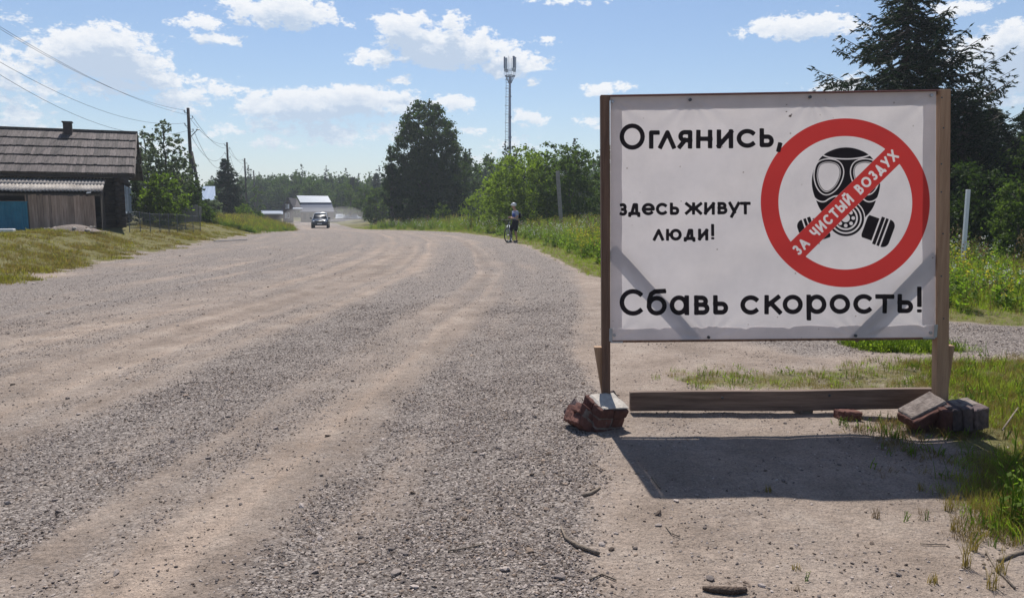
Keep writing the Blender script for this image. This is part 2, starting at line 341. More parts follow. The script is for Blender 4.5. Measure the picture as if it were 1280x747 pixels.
def masks(x, y):
    x = np.asarray(x, float); y = np.asarray(y, float)
    wob = fbm(x * 1.1, y * 1.1, 4, 31) * .9 + fbm(x * 4, y * 4, 2, 41) * .3
    far = np.clip(y / 10, .6, 2.5)
    dl = L_(y) - x; dr = x - R_(y)
    lawn = sstep(-.35, .45, dl + wob * far * .8 - .3) * sstep(4, 12, y + 6 * (x < -30))
    mead = sstep(.25, -.25, poly_sd(x, y, MEADOW) + wob * .7)
    rg = sstep(.25, -.3, poly_sd(x, y, RIGHTG) + wob * .6)
    isle = sstep(.12, -.15, poly_sd(x, y, ISLE) + wob * .3)
    yel = sstep(.2, -.3, poly_sd(x, y, YELLOW) + wob * .5)
    drv = sstep(.35, -.35, poly_sd(x, y, DRIVE) + wob * .6) * (1 - isle)
    # loose gravel lies in bands between the wheel tracks
    o = dr + .35 * fbm(x * .5, y * .18, 3, 51)
    def band(a, b, s): return sstep(a - s, a + s, o) * sstep(b + s, b - s, o)
    near = sstep(26, 10, y)
    wig = fbm(x * 1.6, y * .5, 4, 61)
    g = .66 * band(-1.5, .02, .5) + .66 * band(-3.75, -2.7, .32) * sstep(60, 20, y) + .42 * band(-60, -6.6, .9) + .34
    g = g * (1 + .9 * wig) + .55 * wig + .25 * fbm(x * 5, y * 3, 3, 63)
    lanes = fbm(o * 3.4 + 40, y * .045, 4, 65)
    g = g + 1.3 * lanes * sstep(.3, -.3, dr) + .25 * sstep(20, 45, y)
    g = g * sstep(.35, -.25, dr + wob * .5)
    pat = sstep(.0, .28, fbm(x * .8, y * .55, 4, 71)) * sstep(.0, .5, dr) * .35
    patch = sstep(1.1, .2, np.hypot((x - .3) / .45, (y - 4.25) / .6) + wob * .4) * .8      # gravel spilled beside the brick lump
    g = np.clip(np.maximum(np.maximum(g, patch), np.maximum(drv * .95, pat)), 0, 1) * (1 - np.maximum(np.maximum(lawn, mead), rg))
    tone = np.clip(.5 + 1.5 * fbm(o * 5.5 + 9, y * .05, 4, 67) + .5 * lanes, 0, 1) * sstep(.3, -.3, dr) + .5 * sstep(-.3, .3, dr)
    return dict(tone=tone, lawn=lawn, mead=mead, rg=rg, isle=isle, yel=yel, drv=drv, grav=g, dr=dr, dl=dl)

def ground_material():
    m = bpy.data.materials.new('dirt_and_gravel'); m.use_nodes = True; nt = m.node_tree; N, L = nt.nodes, nt.links
    b = N['Principled BSDF']; b.inputs['Roughness'].default_value = .95; b.inputs['Specular IOR Level'].default_value = .15
    tc = N.new('ShaderNodeTexCoord'); V = tc.outputs['Object']
    def noise(s, d=4, r=.6, o=0):
        n = N.new('ShaderNodeTexNoise'); n.inputs['Scale'].default_value = s; n.inputs['Detail'].default_value = d; n.inputs['Roughness'].default_value = r
        L.new(V, n.inputs['Vector']); return n.outputs[o]
    def ramp(src, stops):
        r = N.new('ShaderNodeValToRGB'); e = r.color_ramp.elements
        while len(e) < len(stops): e.new(.5)
        for q, (p, c) in zip(e, stops): q.position = p; q.color = (*c, 1) if hasattr(c, '__len__') else (c, c, c, 1)
        L.new(src, r.inputs[0]); return r.outputs[0]
    def mix(f, a, c, bl='MIX'):
        q = N.new('ShaderNodeMix'); q.data_type = 'RGBA'; q.blend_type = bl
        if hasattr(f, 'is_output'): L.new(f, q.inputs[0])
        else: q.inputs[0].default_value = f
        L.new(a, q.inputs[6]); L.new(c, q.inputs[7]) if hasattr(c, 'is_output') else setattr(q.inputs[7], 'default_value', c)
        return q.outputs[2]
    def att(n): a = N.new('ShaderNodeAttribute'); a.attribute_name = n; return a.outputs['Fac']
    def MA(op, a, c=None, d=None, clamp=False):
        q = N.new('ShaderNodeMath'); q.operation = op; q.use_clamp = clamp
        for k, v in enumerate((a, c, d)):
            if v is None: continue
            if hasattr(v, 'is_output'): L.new(v, q.inputs[k])
            else: q.inputs[k].default_value = v
        return q.outputs[0]
    # packed dirt
    dirt = ramp(noise(1.7, 6, .62), [(.25, DIRT_A), (.52, DIRT_B), (.78, DIRT_C)])
    grit = mix(1, ramp(noise(75, 4, .8), [(.30, .50), (.5, 1.0), (.72, 1.38)]), ramp(noise(11, 5, .75), [(.3, .84), (.7, 1.13)]), 'MULTIPLY')
    dirt = mix(1, dirt, grit, 'MULTIPLY')
    big = ramp(noise(.35, 3), [(.3, .86), (.7, 1.12)]); dirt = mix(1, dirt, big, 'MULTIPLY')
    dirt = mix(1, dirt, ramp(att('tone'), [(.15, (1.16, 1.13, 1.10)), (.5, 1.0), (.85, (.80, .79, .79))]), 'MULTIPLY')
    # crushed stone
    vo = N.new('ShaderNodeTexVoronoi'); vo.inputs['Scale'].default_value = 66; L.new(V, vo.inputs['Vector'])
    sp = N.new('ShaderNodeSeparateColor'); L.new(vo.outputs['Color'], sp.inputs[0])
    st = ramp(sp.outputs[0], [(0, (.084, .070, .065)), (.35, (.195, .167, .150)), (.7, (.29, .252, .228)), (1, (.47, .415, .375))])
    gap = ramp(vo.outputs['Distance'], [(.25, 1.0), (.75, .68)]); st = mix(1, st, gap, 'MULTIPLY')
    gm = att('gravel'); gf = MA('ADD', gm, MA('MULTIPLY_ADD', noise(9, 4, .7), 1.1, -.55), clamp=True)
    gf = ramp(gf, [(.10, 0.0), (.95, .85)])
    col = mix(gf, dirt, st)
    # turf soil
    soil = ramp(noise(3.2, 6, .7), [(.25, (.075, .066, .028)), (.5, (.13, .12, .046)), (.75, (.19, .155, .07))])
    soil = mix(1, soil, ramp(noise(38, 3, .8), [(.3, .55), (.7, 1.35)]), 'MULTIPLY')
    sf = MA('ADD', att('turf'), MA('MULTIPLY_ADD', noise(7, 4, .7), .9, -.45), clamp=True); sf = ramp(sf, [(.32, 0.0), (.6, 1.0)])
    col = mix(sf, col, soil)
    L.new(col, b.inputs['Base Color'])
    # relief
    hs = MA('MULTIPLY', MA('SUBTRACT', 1.0, vo.outputs['Distance']), gf)
    hh = MA('ADD', MA('MULTIPLY', hs, .75), MA('ADD', MA('MULTIPLY', noise(70, 4, .75), .55), MA('MULTIPLY', noise(16, 4, .7), 1.8)))
    bp = N.new('ShaderNodeBump'); bp.inputs['Strength'].default_value = 1; bp.inputs['Distance'].default_value = .018; L.new(hh, bp.inputs['Height']); L.new(bp.outputs[0], b.inputs['Normal'])
    return m
DIRT_A, DIRT_B, DIRT_C = (.180, .140, .112), (.270, .216, .177), (.342, .285, .238)
M_ground = ground_material()
def build_ground():
    r = 1.1 * 1.0135 ** np.arange(0, 536); r = r[r < 1480]; r = np.append(r, 1490)
    a = np.concatenate([np.arange(-180, -48, 6.0), np.arange(-48, 48.01, .2), np.arange(54, 180, 6.0)]) * math.pi / 180
    A, Rr = np.meshgrid(a, r); X = Rr * np.sin(A); Y = Rr * np.cos(A)
    nr, na = X.shape; x = X.ravel(); y = Y.ravel(); z = ground_z(x, y, True)
    m = masks(x, y)
    verts = np.stack([x, y, z], 1); verts = np.vstack([verts, [[0, 0, float(ground_z(0, 0))]]])
    i, j = np.meshgrid(np.arange(nr - 1), np.arange(na), indexing='ij'); j2 = (j + 1) % na
    q = np.stack([i * na + j, i * na + j2, (i + 1) * na + j2, (i + 1) * na + j], -1).reshape(-1, 4)[:, ::-1]
    c = nr * na
    fan = np.stack([np.full(na, c), np.arange(na), (np.arange(na) + 1) % na], 1)
    turf = np.clip(np.maximum.reduce([m['lawn'], m['mead'], m['rg'], m['isle'], m['yel'] * .55]), 0, 1)
    o = m['dr']; road_f = (m['lawn'] < .5) & (o < .1); drv_f = (m['drv'] > .5) & ~road_f
    grass_f = (turf > .5) & ~road_f & ~drv_f
    cls = np.where(road_f, 0, np.where(drv_f, 1, np.where(grass_f, 2, 3)))
    fc = cls[q[:, 3]]
    for k, (nm) in enumerate(['road', 'driveway', 'turf_ground', 'dirt_ground']):
        f = q[fc == k]
        used = np.unique(f); remap = np.full(len(verts), -1); remap[used] = np.arange(len(used))
        me = mesh_np(nm, verts[used], remap[f], [M_ground], True)
        for an, av in (('gravel', m['grav']), ('turf', turf), ('tone', m['tone'])):
            at = me.attributes.new(an, 'FLOAT', 'POINT'); at.data.foreach_set('value', np.append(av, 0)[used].astype(np.float32))
        tag(link(nm, me), kind='structure', label={'road': 'wide gravel road with packed wheel tracks curving away to the left', 'driveway': 'grey crushed stone track crossing behind the signboard', 'turf_ground': 'soil under the grass on both sides of the road', 'dirt_ground': 'bare sandy ground around the signboard'}[nm])
    me = mesh_np('camera_standing_ground', verts, fan[:, ::-1], [M_ground]);
    at = me.attributes.new('gravel', 'FLOAT', 'POINT'); at.data.foreach_set('value', np.full(len(verts), .5, np.float32))
    tag(link('near_ground', me), kind='structure')
build_ground()

# ---------------------------------------------------------------- scatter
def scatter(name, pts, rot, scl, idx, protos, label, cat):
    pts = np.asarray(pts, np.float32); n = len(pts)
    me = bpy.data.meshes.new(name); me.vertices.add(n); me.vertices.foreach_set('co', pts.ravel())
    a = me.attributes.new('rot', 'FLOAT_VECTOR', 'POINT'); a.data.foreach_set('vector', np.asarray(rot, np.float32).ravel())
    scl = np.asarray(scl, np.float32); scl = np.repeat(scl[:, None], 3, 1) if scl.ndim == 1 else scl
    a = me.attributes.new('scl', 'FLOAT_VECTOR', 'POINT'); a.data.foreach_set('vector', scl.ravel())
    a = me.attributes.new('idx', 'INT', 'POINT'); a.data.foreach_set('value', np.asarray(idx, np.int32))
    coll = bpy.data.collections.new(name + '_kinds')
    for p in protos: coll.objects.link(p)
    o = link(name, me)
    ng = bpy.data.node_groups.new(name + '_scatter', 'GeometryNodeTree')
    ng.interface.new_socket('Geometry', in_out='INPUT', socket_type='NodeSocketGeometry'); ng.interface.new_socket('Geometry', in_out='OUTPUT', socket_type='NodeSocketGeometry')
    N, L = ng.nodes, ng.links
    gi = N.new('NodeGroupInput'); go = N.new('NodeGroupOutput'); ci = N.new('GeometryNodeCollectionInfo'); ci.inputs['Collection'].default_value = coll
    ci.inputs['Separate Children'].default_value = True; ci.inputs['Reset Children'].default_value = True
    ip = N.new('GeometryNodeInstanceOnPoints'); ip.inputs['Pick Instance'].default_value = True
    def na(nm, t): q = N.new('GeometryNodeInputNamedAttribute'); q.data_type = t; q.inputs['Name'].default_value = nm; return q.outputs['Attribute']
    L.new(gi.outputs[0], ip.inputs['Points']); L.new(ci.outputs[0], ip.inputs['Instance']); L.new(na('idx', 'INT'), ip.inputs['Instance Index'])
    L.new(na('rot', 'FLOAT_VECTOR'), ip.inputs['Rotation']); L.new(na('scl', 'FLOAT_VECTOR'), ip.inputs['Scale']); L.new(ip.outputs[0], go.inputs[0])
    md = o.modifiers.new('scatter', 'NODES'); md.node_group = ng
    return tag(o, label, cat, kind='stuff')
def proto(name, me): return bpy.data.objects.new(name, me)

# blades of grass
def tuft_mesh(name, nb, h, spread, wid, m, seed, lean=.5, segs=3):
    r = np.random.default_rng(seed); V = []; Fc = []
    for _ in range(nb):
        a = r.uniform(0, 6.28); rr = spread * math.sqrt(r.random()); bx, by = rr * math.cos(a), rr * math.sin(a)
        hh = h * r.uniform(.45, 1.1); la = r.uniform(0, 6.28); ll = hh * lean * r.uniform(.1, 1); fa = r.uniform(0, 3.14); wx, wy = math.cos(fa) * wid / 2, math.sin(fa) * wid / 2
        b = len(V)
        for k in range(segs + 1):
            t = k / segs; w = 1 - t ** 1.5; cx, cy, cz = bx + math.cos(la) * ll * t * t, by + math.sin(la) * ll * t * t, hh * (t - .18 * t * t * lean)
            if k < segs: V += [(cx - wx * w, cy - wy * w, cz), (cx + wx * w, cy + wy * w, cz)]
            else: V += [(cx, cy, cz)]
        for k in range(segs - 1): Fc.append([b + 2 * k, b + 2 * k + 1, b + 2 * k + 3, b + 2 * k + 2])
        Fc.append([b + 2 * segs - 2, b + 2 * segs - 1, b + 2 * segs])
    return mesh_np(name, V, Fc, [m])
def weed_mesh(name, h, nst, m, mflower, seed, leaf=.05, flower=.018, nf=6, spread=.1):
    """upright stems with side leaves and small heads of flowers"""
    r = np.random.default_rng(seed); g = Geo()
    for _ in range(nst):
        a = r.uniform(0, 6.28); bx, by = r.uniform(-spread, spread, 2); hh = h * r.uniform(.6, 1.1); lx, ly = r.normal(0, .12 * hh, 2)
        pt = lambda t: Vector((bx + lx * t * t, by + ly * t * t, hh * t))
        g.tube([pt(0), pt(.5), pt(1)], [.004, .003, .0015], 3, cap=False)
        nl = int(h / .05)
        for k in range(nl):
            t = (k + r.random()) / nl; p = pt(t); d = r.uniform(0, 6.28); L = leaf * (1.4 - t) * r.uniform(.6, 1.3); u = Vector((math.cos(d), math.sin(d), r.uniform(.2, .9))).normalized(); s = Vector((-math.sin(d), math.cos(d), 0)) * L * .22
            g.add([p, p + u * L * .5 + s, p + u * L, p + u * L * .5 - s], [(0, 1, 2, 3)])
        if nf:
            for k in range(nf):
                p = pt(r.uniform(.82, 1)) + Vector(r.normal(0, flower * 1.4, 3)); d1 = Vector(r.normal(0, 1, 3)).normalized(); d2 = d1.orthogonal().normalized() * flower; d1 = d1.cross(d2).normalized() * flower
                g.add([p + d1, p + d2, p - d1, p - d2], [(0, 1, 2, 3)], 1)
    return mesh_np(name, g.v, g.f, [m, mflower], False, g.m)
M_grass = leafmat('grass_green', (.09, .13, .018), (.27, .32, .05), .58)
M_grassdry = leafmat('grass_dry', (.13, .115, .035), (.30, .24, .10), .4, tc=(1.3, 1.2, .7))
M_lawn = leafmat('lawn_grass', (.11, .12, .024), (.32, .28, .07), .5, tc=(1.3, 1.35, .7))
M_weed = leafmat('weed_green', (.065, .11, .018), (.20, .27, .042), .58)
M_yflower = leafmat('yellow_petal', (.34, .30, .04), (.52, .45, .07), .5, tc=(1.2, 1.2, .8))
M_wflower = leafmat('white_petal', (.55, .55, .50), (.75, .75, .70), .4, tc=(1, 1, 1))
M_brownhead = leafmat('seed_head', (.12, .08, .04), (.26, .19, .10), .3, tc=(1, 1, 1))
lawn_p = [proto('lawn_tuft', tuft_mesh('lawn_tuft', 16, .085, .11, .011, M_lawn if k < 3 else M_grassdry, 10 + k, .9)) for k in range(5)]
tall_p = [proto('tall_tuft', tuft_mesh('tall_tuft', 16, .42, .14, .012, M_grass if k < 4 else M_grassdry, 30 + k, .6, 4)) for k in range(6)]
weed_p = [proto('weed_a', weed_mesh('weed_a', .85, 4, M_weed, M_yflower, 50, .10, .017, 6, .16)), proto('weed_b', weed_mesh('weed_b', .95, 5, M_weed, M_weed, 51, .14, .02, 0, .2)),
          proto('weed_c', weed_mesh('weed_c', .7, 5, M_weed, M_wflower, 52, .07, .018, 5, .2)), proto('weed_d', weed_mesh('weed_d', .9, 4, M_grassdry, M_brownhead, 53, .05, .02, 8, .16)),
          proto('weed_e', weed_mesh('weed_e', .75, 5, M_weed, M_yflower, 54, .08, .019, 8, .2))]
small_p = [proto('leafy_a', weed_mesh('leafy_a', .14, 5, M_weed, M_wflower, 60, .05, .01, 0, .07)), proto('leafy_b', weed_mesh('leafy_b', .10, 6, M_grass, M_grassdry, 61, .045, .006, 0, .09)),
           proto('tuft_a', tuft_mesh('tuft_a', 22, .12, .08, .004, M_grass, 62, .8)), proto('tuft_b', tuft_mesh('tuft_b', 20, .12, .09, .0035, M_grassdry, 63, .8))]
def rot_up(n, tilt=.08): return np.stack([rng.normal(0, tilt, n), rng.normal(0, tilt, n), rng.uniform(0, 6.28, n)], 1)
def wedge(n, r0, r1, a0=-47, a1=47, pw=1.3):
    """points spread over the view wedge, thinning with distance"""
    u = rng.random(n); r = (r0 ** (2 - pw) + u * (r1 ** (2 - pw) - r0 ** (2 - pw))) ** (1 / (2 - pw)); a = np.radians(rng.uniform(a0, a1, n)); return r * np.sin(a), r * np.cos(a)
def in_front_of_sign(x, y): return (x > .4)
# lawn on the left bank
x, y = wedge(150000, 11, 75, -47, -8, 1.45); m = masks(x, y); keep = rng.random(len(x)) < m['lawn'] * np.clip(.36 + 2.0 * fbm(x * .9, y * .9, 4, 77), .03, 1)
keep &= ~(((x + 17.85) * .913 + (y - 34) * .407 < .5) & (-(x + 17.85) * .407 + (y - 34) * .913 > -2.35))
x, y = x[keep], y[keep]; n = len(x)
green = fbm(x * .25, y * .25, 3, 5) + .04 * (y < 18) > -.02
scatter('lawn_grass', np.stack([x, y, ground_z(x, y, True) - .01], 1), rot_up(n, .15), rng.uniform(.4, 1.1, n) * (1.0 + .9 * np.clip(fbm(x * 1.5, y * 1.5, 3, 78) * 3, -.4, .8)) * (1 + .010 * y), np.where(green & (rng.random(n) < .75), rng.integers(0, 3, n), rng.integers(2, 5, n)), lawn_p, 'short half dry grass covering the left bank', 'grass')
# weeds at the far end of the left bank
x, y = wedge(26000, 40, 75, -26, -13, 1.2); m = masks(x, y); d = m['dl']; keep = (rng.random(len(x)) < m['lawn']) & (d > .2) & (d < 7) & (y > 49)
x, y = x[keep], y[keep]; n = len(x)
scatter('roadside_weeds_left', np.stack([x, y, ground_z(x, y, True) - .02], 1), rot_up(n), rng.uniform(.22, .55, n) * np.clip(1 + 2.4 * fbm(x * .5, y * .5, 3, 191), .4, 1.5), rng.choice([0, 0, 3, 4, 3, 1], n), weed_p, 'green and yellow weeds where the left bank meets the road', 'weeds')
# meadow to the right of the road and behind the sign
x, y = wedge(120000, 10, 85, -18, 47, 1.3); m = masks(x, y); back = sstep(.2, 3.5, -poly_sd(x, y, MEADOW))
keep = (rng.random(len(x)) < m['mead'] * np.clip(.9 + 1.2 * fbm(x * .6, y * .6, 3, 88), .3, 1)); x, y, back = x[keep], y[keep], back[keep]; n = len(x)
scatter('meadow_grass', np.stack([x, y, ground_z(x, y, True) - .02], 1), rot_up(n, .12), rng.uniform(.6, 1.2, n) * (.30 + .75 * back) * np.where((x > 5) & (y < 18), .72, 1), rng.choice([0, 1, 2, 3, 3, 4, 5], n), tall_p, 'long meadow grass right of the road', 'grass')
x, y = wedge(42000, 11, 80, -18, 47, 1.3); m = masks(x, y); dm = -poly_sd(x, y, MEADOW); clump = fbm(x * .35, y * .35, 3, 99)
keep = (rng.random(len(x)) < m['mead'] * sstep(.4, 2.2, dm) * np.clip(.55 + 2.2 * clump, .05, 1) * np.where((x > 5) & (y < 19), .16, 1)); x, y, clump = x[keep], y[keep], clump[keep]; n = len(x)
yel = fbm(x * .22, y * .22, 3, 123) > .02
scatter('meadow_weeds', np.stack([x, y, ground_z(x, y, True) - .02], 1), rot_up(n), rng.uniform(.6, 1.15, n), np.where(yel, rng.choice([0, 4, 1, 3, 1], n), rng.choice([1, 2, 3, 1, 2], n)), weed_p, 'tall weeds with yellow and white flowers along the right side of the road', 'weeds')
# grass patches near the sign
def patch(name, poly, n, r0, r1, a0, a1, pw, idxs, s0, s1, protos, label, cat, keyname, thin=1.0, base=None):
    x, y = wedge(n, r0, r1, a0, a1, pw); m = masks(x, y); keep = rng.random(len(x)) < m[keyname] * thin * np.clip(.8 + 1.8 * fbm(x * 1.2, y * 1.2, 3, 131), .15, 1)
    keep &= ~((np.abs(y - 5.5) < .13) & (x > .6) & (x < 3.3)) & ~((np.hypot((x - 3.05) / .55, (y - 5.2) / .42) < 1))
    x, y = x[keep], y[keep]; k = len(x)
    scatter(name, np.stack([x, y, ground_z(x, y, True) - .005], 1), rot_up(k, .2), rng.uniform(s0, s1, k), rng.choice(idxs, k), protos, label, cat)
patch('verge_grass', RIGHTG, 9000, 2.6, 10, 22, 56, 1, [2, 2, 3, 3, 3, 2, 2, 0], .45, 1.2, small_p, 'fresh green grass on the verge right of the signboard', 'grass', 'rg')
patch('verge_thatch', RIGHTG, 26000, 2.6, 10, 22, 56, 1, [3], .3, .75, small_p, 'matted dry grass low between the green blades right of the signboard', 'dry grass', 'rg')
patch('track_grass', ISLE, 9000, 7.8, 10.5, 22, 42, 1, [2, 1, 1, 0], .6, 1.1, small_p, 'green grass growing beside the gravel track behind the sign', 'grass', 'isle')
patch('dry_grass', YELLOW, 9000, 6.2, 8.8, 10, 40, 1, [3, 3, 3, 3, 2, 1], .35, .8, small_p, 'thin yellowing grass behind the beam under the sign', 'grass', 'yel', .24)
# scattered withered plants in and before the shadow
n = 14000; x = rng.uniform(.9, 3.5, n); y = rng.uniform(2.5, 5.6, n); dens = sstep(.0, .25, fbm(x * 1.7, y * 1.7, 3, 151)) * sstep(1.0, 2.6, x) ; keep = rng.random(n) < dens * (.2 + .5 * sstep(1.6, 2.5, x)); x, y = x[keep], y[keep]; k = len(x)
dead_p = [proto('dead_a', tuft_mesh('dead_a', 9, .07, .05, .0035, M_brownhead, 70, 1.2)), proto('dead_b', tuft_mesh('dead_b', 7, .10, .03, .003, M_grassdry, 71, 1.0)), proto('dead_c', weed_mesh('dead_c', .09, 2, M_weed, M_weed, 72, .03, .01, 0, .02))]
scatter('withered_plants', np.stack([x, y, ground_z(x, y, True) - .004], 1), rot_up(k, .3), rng.uniform(.5, 1.2, k), rng.choice([0, 0, 1, 2], k), dead_p, 'small withered plants on the sandy ground before the sign', 'weeds')

# gravel stones
def stone_mesh(name, seed, m, flat=.6):
    bm = bmesh.new(); bmesh.ops.create_icosphere(bm, subdivisions=1, radius=.5); r = random.Random(seed)
    for v in bm.verts:
        v.co *= r.uniform(.72, 1.12); v.co.z *= flat; v.co.x *= 1.15
    me = bpy.data.meshes.new(name); bm.to_mesh(me); bm.free(); me.materials.append(m); return me
def stonemat(name, c1, c2):
    m = mat(name, c1, c2, scale=9, bump=.4, bscale=50, rand=.0, rough=.92); nt = m.node_tree; N, L = nt.nodes, nt.links
    b = N['Principled BSDF']; oi = N.new('ShaderNodeObjectInfo'); r = N.new('ShaderNodeValToRGB'); e = r.color_ramp.elements; e.new(.5)
    e[0].color = (.34, .32, .33, 1); e[1].color = (.95, .90, .87, 1); e[2].color = (1.9, 1.82, 1.75, 1); L.new(oi.outputs['Random'], r.inputs[0])
    src = b.inputs['Base Color'].links[0].from_socket; q = N.new('ShaderNodeMix'); q.data_type = 'RGBA'; q.blend_type = 'MULTIPLY'; q.inputs[0].default_value = 1; L.new(src, q.inputs[6]); L.new(r.outputs[0], q.inputs[7]); L.new(q.outputs[2], b.inputs['Base Color']); return m
M_stone = stonemat('crushed_stone', (.185, .160, .147), (.31, .275, .255))
M_stone2 = stonemat('tan_stone', (.13, .10, .08), (.24, .19, .15))
stone_p = [proto('stone_kind', stone_mesh('stone_kind', k, M_stone if k < 5 else M_stone2, .5 + .07 * (k % 4))) for k in range(7)]
def stones(n, r0, r1, pw, s0, s1, thr, seed, name, label, all_=.0):
    x, y = wedge(n, r0, r1, -47, 47, pw); m = masks(x, y); g = np.clip(m['grav'] * 1.35 - .22, 0, 1) ** 1.3 * .8 * (.45 + .9 * sstep(-.2, .3, fbm(x * 3, y * 3, 2, 171)))
    keep = rng.random(len(x)) < np.maximum(g, all_ * np.clip(1 + 4 * fbm(x * 2.2, y * 2.2, 3, 181), .1, 2.5) * (1 - np.maximum(m['mead'], m['lawn']))); x, y = x[keep], y[keep]; k = len(x)
    s = s0 + (s1 - s0) * rng.random(k) ** 3.6
    return scatter(name, np.stack([x, y, ground_z(x, y, True) + s * .12], 1), rng.normal(0, .35, (k, 3)) + np.stack([np.zeros(k), np.zeros(k), rng.uniform(0, 6.28, k)], 1), np.stack([s, s * rng.uniform(.6, 1, k), s * rng.uniform(.6, 1, k)], 1), rng.integers(0, 7, k), stone_p, label, 'gravel')
stones(620000, 2.6, 13, 1.15, .006, .021, 0, 1, 'gravel', 'crushed stone lying loose in bands along the road', .05)
stones(90000, 11, 34, 1.3, .012, .032, 0, 2, 'far_gravel', 'loose gravel further along the road', .03)
stones(9000, 2.8, 28, 1.2, .018, .05, 0, 3, 'pebbles', 'larger pebbles scattered over the road and the bare ground', .12)
# ---------------------------------------------------------------- the signboard
SY = 5.45                                        # the board stands this far down the road
g0 = float(ground_z(2, SY))
sign = empty('roadside_signboard', (2.0, SY, g0), 0, 'big white banner in a wooden frame with black words and a crossed out gas mask', 'signboard')
def loc(v): return Vector(v) - Vector((2.0, SY, g0))
def SP(px, py, dy=0): return loc(P(px, py, SY + dy))

# outlines of the print, in photograph pixels over the cloth
def cat_rom(pts, n=8, closed=True):
    pts = np.array(pts, float); N = len(pts); out = []
    rng_i = range(N) if closed else range(N - 1)
    for i in rng_i:
        p0, p1, p2, p3 = (pts[(i - 1) % N], pts[i], pts[(i + 1) % N], pts[(i + 2) % N]) if closed else (pts[max(i - 1, 0)], pts[i], pts[i + 1], pts[min(i + 2, N - 1)])
        for k in range(n):
            t = k / n; out.append(.5 * ((2 * p1) + (-p0 + p2) * t + (2 * p0 - 5 * p1 + 4 * p2 - p3) * t * t + (-p0 + 3 * p1 - 3 * p2 + p3) * t ** 3))
    if not closed: out.append(pts[-1])
    return [tuple(q) for q in out]
def arc(cx, cy, rx, ry, a0, a1):
    n = max(6, int(abs(a1 - a0) / 15)); return [(cx + rx * math.cos(math.radians(a0 + (a1 - a0) * k / n)), cy + ry * math.sin(math.radians(a0 + (a1 - a0) * k / n))) for k in range(n + 1)]
O = [arc(.5, .5, .5, .5, 0, 360)]
GL = {
 'О': O, 'о': O, 'г': [[(0, 1), (0, 0), (1, 0)]], 'л': [[(0, 1), (.52, 0), (1, 1)]],
 'я': [[(1, 1), (1, 0), (.45, 0)] + arc(.45, .28, .40, .28, -90, -270) + [(1, .56)], [(.5, .56), (0, 1)]],
 'н': [[(0, 0), (0, 1)], [(1, 0), (1, 1)], [(0, .48), (1, .48)]],
 'и': [[(0, 0), (0, 1)], [(1, 0), (1, 1)], [(0, .98), (1, .02)]],
 'с': [arc(.56, .5, .56, .5, 42, 318)], 'С': [arc(.56, .5, .56, .5, 44, 316)],
 'ь': [[(0, 0), (0, 1), (.55, 1)] + arc(.6, .71, .4, .29, 90, -90) + [(0, .42)]],
 ',': [[(.75, 0), (.2, 1)]],
 'з': [[(.05, .04)] + arc(.45, .25, .42, .25, -100, 90), arc(.45, .75, .52, .25, -90, 100) + [(.0, .93)], [(.25, .5), (.5, .5)]],
 'д': [[(-.05, 1.22), (-.05, .95), (1.05, .95), (1.05, 1.22)], [(.2, .95), (.48, 0), (.78, 0), (.8, .95)]],
 'е': [[(.03, .52), (1, .5)] + arc(.5, .5, .5, .5, 0, -318)],
 'ж': [[(.5, 0), (.5, 1)], [(0, 0), (.38, .46), (0, 1)], [(1, 0), (.62, .46), (1, 1)], [(.36, .46), (.64, .46)]],
 'в': [[(0, 0), (0, 1)], [(0, 0), (.5, 0)] + arc(.5, .235, .36, .235, -90, 90) + [(0, .47)], [(.5, .47)] + arc(.56, .735, .44, .265, -90, 90) + [(0, 1)]],
 'у': [[(0, 0), (.52, .92)], [(1, 0), (.2, 1.38)]],
 'т': [[(0, 0), (1, 0)], [(.5, 0), (.5, 1)]],
 'ю': [[(0, 0), (0, 1)], [(0, .5), (.32, .5)], arc(.65, .5, .35, .5, 0, 360)],
 'б': [arc(.5, .665, .5, .335, 0, 360), [(0, .66), (.02, .38), (.14, .15), (.38, .04), (.95, .02)]],
 'а': [arc(.47, .5, .47, .5, 0, 360), [(1, 0), (1, 1)]],
 'к': [[(0, 0), (0, 1)], [(.08, .56), (.88, 0)], [(.34, .40), (1, 1)]],
 'р': [[(0, 0), (0, 1.42)], arc(.53, .5, .47, .5, 0, 360)],
 '!': [[(.5, 0), (.5, .70)], [(.5, .97), (.5, 1.0)]],
 'З': [[(.02, .08)] + arc(.45, .25, .42, .25, -110, 90), arc(.45, .75, .52, .25, -90, 110) + [(.0, .9)]],
 'А': [[(0, 1), (.5, 0), (1, 1)], [(.2, .68), (.8, .68)]],
 'Ч': [[(0, 0), (0, .28)] + arc(.4, .3, .4, .3, 180, 90) + [(1, .6)], [(1, 0), (1, 1)]],
 'И': [[(0, 0), (0, 1)], [(1, 0), (1, 1)], [(0, .98), (1, .02)]],
 'Т': [[(0, 0), (1, 0)], [(.5, 0), (.5, 1)]],
 'Ы': [[(0, 0), (0, 1), (.35, 1)] + arc(.38, .71, .3, .29, 90, -90) + [(0, .42)], [(1, 0), (1, 1)]],
 'В': [[(0, 0), (0, 1)], [(0, 0), (.5, 0)] + arc(.5, .235, .36, .235, -90, 90) + [(0, .47)], [(.5, .47)] + arc(.56, .735, .44, .265, -90, 90) + [(0, 1)]],
 'Д': [[(-.05, 1.2), (-.05, 1), (1.05, 1), (1.05, 1.2)], [(.15, 1), (.5, 0), (.85, 1)]],
 'У': [[(0, 0), (.52, .62)], [(1, 0), (.32, 1)]], 'Х': [[(0, 0), (1, 1)], [(1, 0), (0, 1)]],
}
GL['Й'] = GL['И'] + [arc(.5, -.38, .28, .15, 160, 20)]
LETTERS = []   # (glyph, x0, x1, ytop, ybase, stroke)
